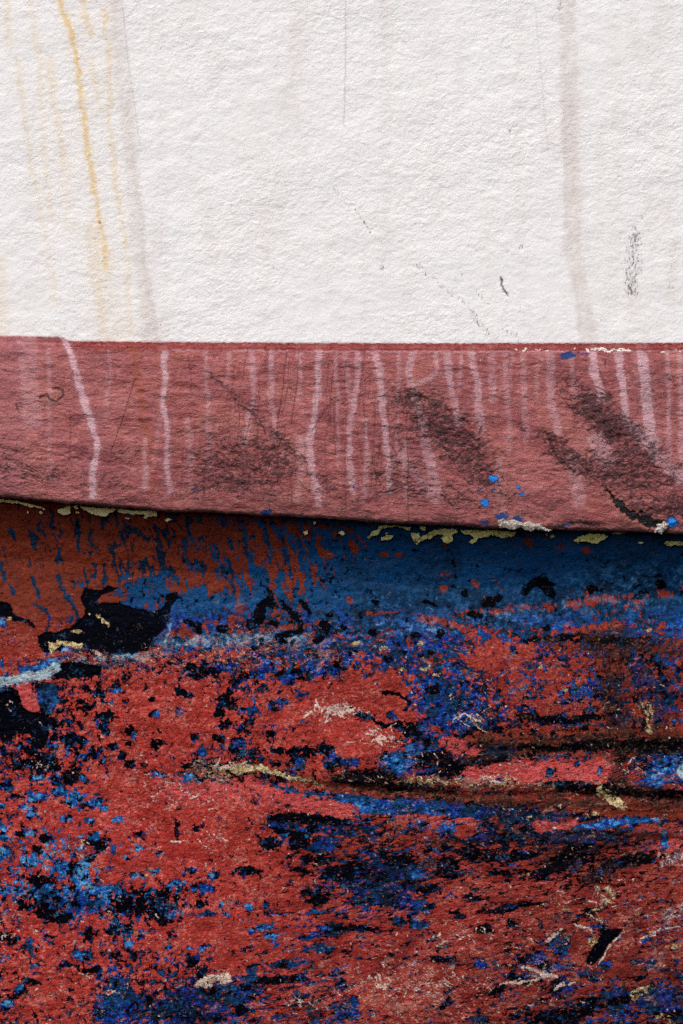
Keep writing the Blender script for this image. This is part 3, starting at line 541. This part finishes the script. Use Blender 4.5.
Gm([(540, 640), (620, 640), (700, 650)], 18, .6, 8); Gm([(420, 750), (500, 760)], 30, .45, 12); Gm([(560, 850), (600, 870), (640, 850)], 50, .55, 16); Gm([(500, 850), (420, 860)], 30, .3, 12); Gm([(440, 1020), (560, 1000), (690, 990)], 50, .35, 20); Gm([(520, 960), (560, 930)], 50, .3, 16); Gm([(340, 880), (480, 890)], 60, .15, 20)
Gm([(200, 770), (340, 778)], 14, .4, 5); 
for p in ([(628, 650), (626, 700)], [(650, 640), (652, 700), (646, 735)], [(600, 660), (604, 735)], [(670, 655), (676, 735)]): B.stroke(p, 9, .55, soft=4, warp=2, red=1.4, ton=1)
for p in ([(560, 790), (690, 796)], [(480, 800), (600, 808), (690, 812)], [(470, 738), (690, 733)], [(560, 650), (690, 645)]): B.stroke(p, 9, .6, soft=4, warp=2, red=1.2, ton=1, pnk=0)
Nv(640, 670, 14, 26, 0, .6); Nv(665, 690, 12, 24, 0, .5); Bl(585, 690, 24, 10, -20, .7); bb(656, 774, 14, 9, -20, .85); Bl(675, 755, 12, 6, 0, .8, .7); B.blob(681, 772, 6, 8, 0, 1, gry=1); Bl(535, 690, 10, 14, 0, .4)
K(560, 638, 40, 3.5, -4, .85); K(622, 641, 34, 5, 0, .8); K(560, 720, 20, 4, 0, .7); Ks([(520, 715), (560, 722), (600, 716)], 5, .7)
# lower left: blue and black islands
for a_ in [(96, 842, 10, 8), (51, 908, 16, 11), (60, 916, 9, 7), (36, 881, 12, 6), (68, 900, 10, 7), (84, 897, 9, 5), (120, 905, 13, 11), (150, 905, 18, 11), (165, 915, 9, 9), (75, 868, 6, 8), (90, 860, 6, 5), (45, 838, 8, 4), (139, 834, 6, 4), (118, 930, 10, 5), (90, 935, 5, 7), (90, 970, 8, 3), (10, 938, 12, 4), (30, 982, 9, 3.6, 15), (15, 995, 12, 3, -35),
           (36, 850, 6, 4), (20, 834, 5, 3), (165, 895, 10, 5), (178, 831, 2.4, 9), (197, 828, 6, 3), (247, 871, 12, 4), (192, 962, 4, 5), (201, 976, 5, 9), (280, 980, 24, 3.4, -4), (65, 965, 6, 2), (135, 875, 6, 3), (25, 906, 8, 4, 25), (120, 955, 4, 3), (280, 830, 6, 3), (190, 870, 5, 3), (215, 874, 5, 3), (243, 1012, 8, 4), (200, 905, 4, 3)]: K(*a_)
for a_ in [(94, 838, 5, 3), (28, 860, 7, 5), (45, 893, 18, 5), (97, 890, 20, 5), (4, 835, 4, 9), (3, 852, 4, 7), (10, 892, 8, 5), (138, 848, 4, 4), (118, 820, 6, 4), (130, 943, 6, 4), (83, 955, 10, 4), (22, 988, 5, 4), (6, 1004, 6, 5), (82, 878, 7, 8), (60, 868, 8, 6), (30, 832, 4, 3), (66, 818, 5, 3), (90, 820, 5, 3), (209, 875, 4, 3), (178, 885, 7, 5),
           (223, 905, 4, 4), (228, 916, 5, 3), (249, 907, 4, 4), (262, 927, 10, 3.4, -15), (272, 936, 5, 3), (188, 949, 4, 2.4), (203, 948, 4, 2.4), (34, 966, 4, 2.4), (150, 892, 5, 2.4), (112, 850, 3, 3), (160, 854, 4, 2.4), (30, 815, 8, 2.6), (155, 872, 5, 3), (102, 902, 5, 4), (127, 858, 3, 3), (316, 911, 5, 2.6), (358, 900, 4, 3)]: bb(*a_)
for a_ in [(82, 905, 20, 8), (203, 888, 9, 5), (210, 915, 9, 3), (30, 944, 4, 7), (120, 985, 8, 12), (130, 1003, 24, 9), (325, 846, 10, 6), (332, 930, 11, 6), (310, 937, 9, 2.6, -5), (325, 949, 13, 2.4, -5), (290, 965, 18, 2.8, -3), (252, 970, 4.5, 5), (345, 1012, 12, 8), (110, 1016, 14, 10), (340, 985, 5, 5), (250, 978, 7, 3), (265, 905, 4, 3), (240, 1000, 10, 6), (300, 995, 6, 3), (335, 974, 6, 2.4, -20)]: Bl(*a_, br=.4) if len(a_) == 5 else Bl(*a_, br=.4)
Nv(205, 997, 40, 9, -3, .6); Nv(170, 1012, 36, 7, -5, .5); K(195, 1018, 24, 5, 0, .5); K(150, 1004, 12, 4, 0, .7); K(230, 990, 20, 4, 0, .5)
for a_ in [(320, 900, 9, 3.4), (305, 893, 6, 3), (318, 860, 14, 5), (300, 870, 8, 3), (335, 875, 10, 6)]: K(*a_, 0, .85)
# lower right: long dark losses and one deep gouge
Nv(390, 876, 30, 20, 0, .95); K(352, 874, 15, 12, 0, .75); Nv(385, 898, 22, 7, 10, .9); Bl(418, 906, 15, 6, 5, 1, .3); Bl(414, 922, 4, 7); Bl(422, 926, 6, 4); bb(418, 876, 6, 4); Bl(400, 921, 6, 4, 0, 1, .6)
for a_ in [(360, 929, 24, 3.6, 2), (490, 912, 20, 2.8, -4), (458, 914, 8, 4, 5), (484, 929, 9, 3.6, 0), (440, 960, 10, 2.4, 5), (450, 868, 14, 8, 20), (478, 855, 24, 6, 10), (500, 873, 14, 3, 0), (520, 856, 24, 4, -10), (575, 858, 26, 10, -15), (545, 872, 18, 6, -20), (600, 875, 16, 8, -30), (520, 905, 20, 3, -5), (590, 912, 10, 3.4, -15), (520, 978, 9, 5, 10), (500, 990, 8, 3, -25),
           (560, 990, 8, 8, 40), (580, 1010, 20, 8, -20), (560, 1018, 14, 8, 0), (620, 1000, 18, 4, -25), (540, 1018, 22, 9, 0), (640, 978, 8, 3, -20), (428, 890, 10, 4), (400, 858, 12, 4), (470, 897, 14, 3), (436, 848, 10, 4), (372, 850, 10, 3), (510, 926, 8, 3), (430, 905, 6, 2), (630, 860, 26, 5, -8), (525, 960, 8, 4, -20), (445, 1005, 7, 3, -40), (300, 1003, 4, 3), (345, 952, 5, 2), (670, 1010, 16, 8), (500, 965, 6, 3)]: K(*a_[:5], **({} if len(a_) > 4 else {}), st=.85) if len(a_) == 5 else K(*a_, st=.8)
for a_ in [(562, 945, 11, 9, -40), (553, 968, 8, 4), (645, 940, 5, 4), (650, 962, 5, 4), (540, 960, 4, 6), (605, 965, 6, 4), (634, 962, 4, 3), (480, 965, 5, 6), (355, 1000, 6, 5), (590, 975, 10, 4), (612, 995, 12, 4, -20), (655, 990, 14, 4), (620, 1012, 12, 6), (565, 985, 5, 5), (480, 1020, 10, 4), (660, 1003, 20, 8)]: Bl(*a_, br=.35)
Rd(578, 945, 9, 8, -40, .9); Kp([(606, 929), (623, 930), (611, 942), (602, 957), (592, 966), (586, 962), (590, 952), (599, 941)])
for p, w in [([(624, 932), (614, 941), (605, 956), (597, 967)], 1.8), ([(653, 932), (668, 929), (690, 924)], 2.2), ([(512, 983), (530, 981), (548, 976)], 2.6), ([(528, 968), (540, 972), (556, 978)], 4), ([(548, 942), (556, 935), (562, 930)], 3), ([(554, 990), (564, 983)], 2), ([(640, 938), (655, 934)], 2), ([(575, 925), (590, 929)], 3), ([(560, 986), (575, 982)], 1.6), ([(500, 985), (520, 979)], 1.8)]: Wh(p, w, .8)
for p, w in [([(400, 781), (440, 782), (470, 786)], 5), ([(500, 784), (540, 785)], 4), ([(620, 806), (600, 792)], 8), ([(608, 890), (614, 896)], 8), ([(604, 900), (612, 903)], 5), ([(594, 912), (600, 922)], 6), ([(555, 905), (568, 909)], 3), ([(596, 885), (599, 890)], 5), ([(668, 950), (676, 946)], 7), ([(528, 984), (545, 988)], 5), ([(590, 945), (596, 940)], 6), ([(635, 995), (645, 990)], 10), ([(660, 1015), (672, 1020)], 8), ([(540, 905), (530, 912)], 3), ([(632, 918), (640, 912)], 4), ([(605, 905), (590, 918)], 4)]: Cm(p, w, .6)
for p, w in [([(662, 858), (690, 856)], 11), ([(668, 915), (690, 905)], 14), ([(660, 865), (680, 862)], 6), ([(672, 882), (683, 880)], 5), ([(545, 970), (535, 978)], 10), ([(545, 945), (556, 935)], 4), ([(610, 892), (595, 915)], 9), ([(668, 925), (650, 935)], 5)]: B.stroke(p, w, .5, soft=3, scr=.7); B.stroke(p, w, .3, soft=3, gry=.6)
B.stroke([(200, 983), (215, 979), (228, 978)], 10, .95, soft=2, scr=.8, crm=.6); Wh([(171, 842), (181, 841)], 2, .9)
for cx, cy, rx, ry, n_, an in [(332, 711, 26, 8, 60, -15), (338, 709, 18, 4, 20, -10), (382, 737, 20, 9, 46, 10), (380, 985, 26, 12, 40, 30), (455, 940, 20, 8, 14, 0), (230, 765, 24, 7, 22, -10), (215, 840, 30, 12, 14, 10), (440, 985, 30, 10, 22, 10), (40, 765, 12, 5, 12, 0), (310, 1000, 24, 12, 22, 20), (470, 718, 20, 10, 20, 0), (410, 760, 24, 8, 10, 20), (160, 785, 24, 16, 22, 10), (470, 780, 60, 4, 30, 5), (20, 925, 20, 24, 18, -20), (100, 985, 60, 14, 26, -10), (210, 800, 40, 10, 20, 0), (640, 770, 24, 12, 16, 0), (490, 935, 40, 16, 20, 0), (80, 845, 12, 10, 10, 60), (590, 900, 30, 16, 16, -20)]:
    for i in range(n_):
        x = cx + rs.normal() * rx * .55; y = cy + rs.normal() * ry * .55; q = math.radians(an + rs.normal() * 35); l = rs.uniform(2, 6.5)
        b_ = rs.uniform(-2, 2)
        Wh([(x - l * math.cos(q), y - l * math.sin(q)), (x + b_ * math.sin(q), y - b_ * math.cos(q)), (x + l * math.cos(q), y + l * math.sin(q))], rs.uniform(.5, 1.3), rs.uniform(.5, .95))
for i in range(900):     # pale specks painted as tiny glints over the worn part
    x = rs.uniform(0, 690); y = rs.uniform(640, 1030); B.blob(x, y, rs.uniform(.6, 1.5), rs.uniform(.5, 1.1), 0, rs.uniform(.3, .9), scr=1)
M = Mat('layered_flaking_paint')
A, Bt, Ct, Dt, Et = (M.attr(k) for k in 'abcde')
iso = M.chips(150, 6, .70, None, dist=.6); ver = M.chips(88, 5, .62, M.coord(rot=14, sc=(1.9, 1, .75)), dist=.8); hor = M.chips(150, 6, .72, M.coord(rot=10, sc=(.65, 1, 1.7)), dist=.6)
iso2 = M.chips(105, 6, .70, M.coord(off=(3.1, 0, 1.7)), dist=.6); hor2 = M.chips(100, 6, .70, M.coord(rot=8, sc=(.7, 1, 1.9), off=(7.1, 0, 3)), dist=.6)
fin = M.noise(260, 4, .65); fin2 = M.noise(170, 5, .7, M.coord(off=(1, 0, 5))); big = M.noise(14, 4, .6); mid = M.noise(36, 4, .6, M.coord(sc=(.7, 1, 1.3), off=(2, 0, 2)))
nR = M.fmix(Dt[0], M.fmix(Dt[1], iso, hor), ver); nB = M.fmix(Dt[1], iso2, hor2)
red = M.step(M.add(M.add(nR, M.mul(fin, .55)), A[0]), -.12, .14)
blu = M.step(M.add(M.add(nB, M.mul(fin, .55)), A[1]), -.3, .3)
# bottom: almost black primer with old blue; its cold sheen and glints are painted in
g1 = M.chips(380, 4, .7); g2 = M.chips(180, 5, .72, M.coord(off=(5, 0, 1)), dist=.4); g3 = M.chips(60, 4, .65, M.coord(sc=(.8, 1, 1.2), off=(2, 0, 9)))
dark = M.mix(M.mul(M.step(M.add(M.mul(g2, .7), M.mul(g3, .6)), .5, 2.4), .75), srgb(2, 2, 8), srgb(3, 28, 62))
dark = M.mix(M.mul(Dt[2], .4), dark, srgb(2, 4, 14))
dark = M.mix(M.mul(M.step(M.add(M.mul(g1, .6), M.mul(g3, .9)), 1.5, 2.6), M.math('SUBTRACT', 1, M.mul(Dt[2], .6))), dark, srgb(40, 92, 130))
dark = M.mix(M.mul(M.step(M.add(M.mul(g1, .8), M.mul(g2, .6)), 2.0, 2.6), .3), dark, srgb(140, 110, 96))
br = M.add(M.mul(M.add(M.mul(g2, .20), M.add(M.mul(g3, .13), M.mul(g1, .07))), M.fmix(Dt[0], 1.0, .28)), A[2])
bl = M.mix(M.step(br, .0, .5), srgb(0, 24, 44), srgb(0, 58, 104)); bl = M.mix(M.step(br, .5, 1.05), bl, srgb(16, 92, 168)); bl = M.mix(M.mul(M.step(br, .8, 1.3), .7), bl, srgb(96, 168, 208))
royal = M.mix(M.math('MULTIPLY', M.step(g3, -1, 1.2), M.step(br, 1.0, .6)), bl, M.mix(M.step(br, .1, .8), srgb(2, 6, 38), srgb(6, 48, 150)))
bl = M.mix(Dt[0], royal, bl)                     # thick royal blue low down, thinner sea blue on the ledge
c = M.mix(blu, dark, bl)
coral = M.mix(M.math('MULTIPLY_ADD', big, .22, .5, True), srgb(166, 44, 38), srgb(194, 66, 58))
coral = M.mix(M.mul(M.step(M.add(M.add(g2, g1), g3), .4, 3.4), .75), coral, srgb(216, 122, 110)); coral = M.mix(M.mul(M.step(g3, -.4, -2.2), .5), coral, srgb(142, 32, 26)); coral = M.mix(M.mul(M.step(g2, -.6, -2.4), .55), coral, srgb(126, 30, 28))
brown = M.mix(M.math('MULTIPLY_ADD', big, .22, .5, True), srgb(92, 27, 8), srgb(114, 40, 16)); brown = M.mix(M.mul(M.step(M.add(g2, g3), .3, 3.0), .5), brown, srgb(134, 50, 30))
brown = M.mix(M.mul(Dt[1], Et[1]), brown, M.mix(M.step(g3, -1.2, 1.5), srgb(84, 24, 20), srgb(140, 56, 44)))
brown = M.mix(M.mul(M.step(g2, -.8, -2.4), .6), brown, srgb(50, 18, 14))
rc = M.mix(Bt[0], coral, brown); rc = M.mix(M.mul(Ct[0], M.math('MULTIPLY_ADD', g2, .2, .75, True)), rc, srgb(206, 88, 92))
c = M.mix(red, c, rc)
gn = M.math('MULTIPLY_ADD', Ct[2], 3.4, M.math('MULTIPLY_ADD', M.add(M.mul(g2, .7), M.mul(g3, .7)), 1.0, -1.7))
gr = M.mul(M.step(gn, -1.4, 1.4), M.math('MULTIPLY_ADD', Ct[2], .6, .30, True))
gr = M.mul(gr, M.step(Ct[2], .02, .15))
c = M.mix(gr, c, M.mix(M.step(M.add(Ct[2], M.mul(g2, .15)), .45, 1.0), srgb(40, 100, 142), srgb(172, 198, 204)))
ws = M.step(M.add(M.chips(230, 5, .72, M.coord(rot=-20, sc=(.7, 1, 1.3)), dist=1.2), M.math('MULTIPLY_ADD', Bt[1], 3.0, -2.95)), -.2, .7)
c = M.mix(M.mul(ws, .72), c, M.mix(M.step(big, -.5, .8), srgb(214, 166, 156), srgb(190, 160, 128)))
ink = M.step(M.add(M.chips(300, 4, .7, M.coord(sc=(.8, 1, 1.3), off=(3, 0, 3))), M.mul(g3, .5)), 1.9, 2.5); c = M.mix(M.mul(ink, M.math('SUBTRACT', .8, M.mul(Dt[0], .6))), c, srgb(8, 8, 20))
gm = M.step(M.add(M.add(M.mul(g2, .7), M.mul(g3, .6)), M.math('MULTIPLY_ADD', Et[0], 3.6, -2.3)), -.8, 1.3)
c = M.mix(M.mul(gm, .84), c, M.mix(M.step(g1, .8, 2.2), M.mix(M.step(g3, .3, 1.8), srgb(8, 10, 12), srgb(56, 24, 12)), srgb(104, 82, 50)))
wear = M.step(M.add(M.chips(60, 5, .7, M.coord(rot=12, sc=(.8, 1, 1.6), off=(9, 0, 2)), dist=.5), M.math('MULTIPLY_ADD', Bt[1], 3.4, -3.1)), -.4, 1.2)
c = M.mix(M.mul(wear, M.math('MULTIPLY_ADD', g1, .15, .42, True)), c, srgb(196, 138, 122))
cm = M.step(M.add(M.add(Ct[1], M.mul(g2, .22)), M.mul(g3, .12)), .48, .66); cm = M.mul(cm, M.step(Ct[1], .08, .3)); c = M.mix(cm, c, M.mix(M.step(g1, -1.2, 1.5), srgb(128, 104, 68), srgb(206, 186, 140)))
wm = M.mul(M.step(M.add(Bt[2], M.add(M.mul(g1, .14), M.mul(g2, .12))), .34, .66), M.step(Bt[2], .08, .25)); c = M.mix(M.mul(wm, .8), c, srgb(222, 196, 182))
h = M.add(M.add(M.mul(red, .9), M.mul(blu, .45)), M.add(M.mul(fin, .09), M.mul(fin2, .10)))
h = M.add(h, M.add(M.mul(mid, .28), M.add(M.mul(cm, .4), M.mul(wm, .5))))
h = M.add(h, M.mul(M.noise(95, 4, .6, M.coord(rot=6, sc=(.7, 1, 1.8)), dist=.6), M.fmix(Dt[0], .16, .03)))
n1 = M.bump(h, .0019, .85)
rg = M.fmix(red, M.fmix(blu, .5, .5), .55)
low_mat = M.finish(c, rg, M.fmix(red, M.fmix(blu, .02, .10), .14), n1)
dB = d_low(B.X, B.Y) - .0012 * B.f['sol']
low = B.build('bottom_planking', dB, low_mat, hull, {'a': ('red', 'blu', 'bri'), 'b': ('ton', 'wht', 'scr'), 'c': ('pnk', 'crm', 'gry'), 'd': ('vert', 'horz', 'sol'), 'e': ('grm', 'mau', 'sol')})
low['label'] = 'lower planking with red and blue paint flaked back to black'

# ================================================================== loose pieces along the joint
def flake(name, pts, mat, th=.0011, lift=.0008, on='low', dens=.8, seed=0, parent=None, puff=0):
    """a chip of old paint: traced outline, filled, following the planking, with its own thickness"""
    out = []
    n = len(pts)
    for i in range(n):
        (x0, y0), (x1, y1) = pts[i], pts[(i + 1) % n]
        k = max(1, int(math.hypot(x1 - x0, y1 - y0) / dens))
        for j in range(k): out.append((x0 + (x1 - x0) * j / k, y0 + (y1 - y0) * j / k))
    P = np.array(out); P = P + .8 * np.stack([noise(P[:, 0] / 2.6, P[:, 1] / 2.6, seed, 3, .8), noise(P[:, 0] / 2.6, P[:, 1] / 2.6, seed + 5, 3, .8)], -1)
    bm = bmesh.new()
    vs = [bm.verts.new((x, y, 0)) for x, y in P]
    es = [bm.edges.new((vs[i], vs[(i + 1) % len(vs)])) for i in range(len(vs))]
    bmesh.ops.triangle_fill(bm, use_beauty=True, edges=es)
    bmesh.ops.subdivide_edges(bm, edges=[e_ for e_ in bm.edges if e_.calc_length() > 3], cuts=1); bmesh.ops.triangulate(bm, faces=bm.faces)
    bnd = {v for e_ in bm.edges if e_.is_boundary for v in e_.verts}
    co_ = np.array([(v.co.x, v.co.y) for v in bm.verts]); ed = np.array([v in bnd for v in bm.verts])
    base = d_low(co_[:, 0], co_[:, 1]) if on == 'low' else np.full(len(co_), on)
    base = base + lift + .0007 * noise(co_[:, 0] / 8, co_[:, 1] / 6, seed + 3, 2) + puff * (~ed)
    geom = bmesh.ops.extrude_face_region(bm, geom=bm.faces[:])
    bm.verts.ensure_lookup_table(); N = len(co_)
    for i, v in enumerate(bm.verts):
        x, y = v.co.x, v.co.y
        if i < N: d = base[i]
        else:
            k = int(np.argmin((co_[:, 0] - x) ** 2 + (co_[:, 1] - y) ** 2)); d = base[k] - puff * (not ed[k]) - th
        wx, wy, wz = at(x, y, d); v.co = (float(wx), float(-d), float(wz))
    bmesh.ops.recalc_face_normals(bm, faces=bm.faces)
    me = bpy.data.meshes.new(name); bm.to_mesh(me); bm.free(); me.materials.append(mat)
    o = bpy.data.objects.new(name, me); COL.objects.link(o); o.parent = parent
    return o
M = Mat('cream_old_paint'); g_ = M.noise(160, 4, .6); k_ = M.noise(40, 3, .5)
cream_l = M.finish(M.mix(M.math('MULTIPLY_ADD', g_, .2, .5, True), srgb(226, 200, 140), srgb(240, 222, 172)), .6, .25, M.bump(g_, .0006, .6))
M = Mat('yellow_green_old_paint'); g_ = M.noise(160, 4, .6); k_ = M.noise(40, 3, .5)
cc = M.mix(M.math('MULTIPLY_ADD', k_, .2, .5, True), srgb(186, 176, 96), srgb(222, 210, 140)); cc = M.mix(M.step(M.chips(160, 5, .75), .2, 2.0), cc, srgb(140, 124, 62)); cc = M.mix(M.step(M.chips(260, 4, .7), 1.6, 2.2), cc, srgb(60, 50, 30))
cream_r = M.finish(cc, .6, .25, M.bump(g_, .0006, .6))
M = Mat('white_filler'); g_ = M.noise(150, 5, .7); k_ = M.noise(60, 4, .6)
fill_m = M.finish(M.mix(M.math('MULTIPLY_ADD', k_, .25, .5, True), srgb(170, 148, 128), srgb(240, 232, 222)), .7, .2, M.bump(g_, .0015, 1))
FL = [(cream_l, [(-40, 494), (0, 499), (18, 501), (38, 506), (46, 509), (44, 510), (38, 507), (30, 507), (20, 504), (10, 503), (0, 502), (-40, 500)]),
      (cream_l, [(57, 510), (62, 508), (70, 505), (71, 509), (70, 513), (64, 515), (58, 513)]),
      (cream_l, [(73, 506), (77, 506), (79, 509), (76, 510)]),
      (cream_l, [(80, 506), (100, 508), (118, 509), (114, 511), (108, 514), (105, 517), (98, 515), (92, 514), (85, 511)]),
      (cream_l, [(117, 509), (138, 511), (156, 511), (157, 516), (148, 517), (141, 514), (133, 515), (126, 513), (118, 512)]),
      (cream_r, [(380, 525), (396, 526), (412, 527), (410, 530), (404, 529), (399, 527), (392, 527), (384, 528), (380, 530), (379, 534), (374, 535), (369, 538), (367, 537), (373, 531), (378, 529)]),
      (cream_r, [(381, 538), (387, 535), (394, 536), (390, 539), (382, 541)]),
      (cream_r, [(419, 526), (426, 527), (425, 531), (420, 529)]),
      (cream_r, [(411, 533), (418, 533), (421, 537), (427, 535), (434, 530), (441, 529), (456, 529), (458, 532), (452, 535), (453, 540), (449, 543), (443, 542), (441, 538), (444, 535), (438, 534), (431, 538), (424, 540), (420, 541), (417, 545), (414, 542), (411, 536)]),
      (cream_r, [(460, 530), (480, 530), (500, 531), (517, 532), (513, 536), (503, 538), (494, 535), (486, 537), (478, 538), (477, 541), (472, 544), (469, 542), (475, 538), (470, 535), (463, 534)]),
      (cream_r, [(574, 541), (578, 537), (590, 534), (602, 534), (608, 536), (603, 540), (597, 544), (591, 543), (586, 541), (580, 542)]),
      (cream_r, [(612, 534), (622, 530), (629, 528), (628, 532), (618, 534.5)]),
      (cream_r, [(664, 543), (672, 541), (683, 542), (695, 543), (695, 545), (676, 545), (668, 546)]),
      (cream_l, [(164, 520), (168, 518), (171, 520), (167, 522)]),
      (cream_l, [(303, 532), (308, 530), (307, 534), (304, 535)]), (cream_l, [(313, 521), (316, 522), (314, 524)]), (cream_l, [(338, 533), (342, 531), (345, 533), (342, 535)])]
for i, (m_, p) in enumerate(FL):
    o = flake('paint_flake', p, m_, seed=100 + 9 * i, parent=low, lift=.007, th=.006)
    if m_ is cream_r: o['label'] = 'yellowish cream paint flake'
    else: o['label'] = 'pale cream paint flake'
for i in range(16):
    x = rs.choice([rs.uniform(0, 160), rs.uniform(370, 683)]); y = float(y_bot(x)) + rs.uniform(2, 13); a_, b_ = rs.uniform(1, 3.4), rs.uniform(.7, 1.6)
    pts = [(x + a_ * math.cos(t) * rs.uniform(.6, 1.2), y + b_ * math.sin(t) * rs.uniform(.6, 1.2)) for t in np.linspace(0, 2 * math.pi, 8)[:-1]]
    o = flake('paint_flake', pts, cream_l if x < 200 else cream_r, seed=500 + i, parent=low, lift=.003, th=.003); o['label'] = 'tiny cream paint crumb'
for p in ([(498, 520), (503, 518), (508, 521), (514, 519), (522, 523), (528, 521), (535, 524), (541, 523), (543, 527), (553, 530), (545, 531), (536, 529), (530, 531), (521, 528), (512, 530), (506, 527), (499, 528)],
          [(654, 532), (657, 527), (656, 524), (661, 524), (664, 521), (668, 524), (667, 528), (664, 530), (662, 534), (658, 532)]):
    o = flake('filler_lump', p, fill_m, seed=300 + int(p[0][0]), parent=strake, on=.0215, lift=.003, th=.012, puff=.0018)
    o['label'] = 'white filler lump on the lower edge'
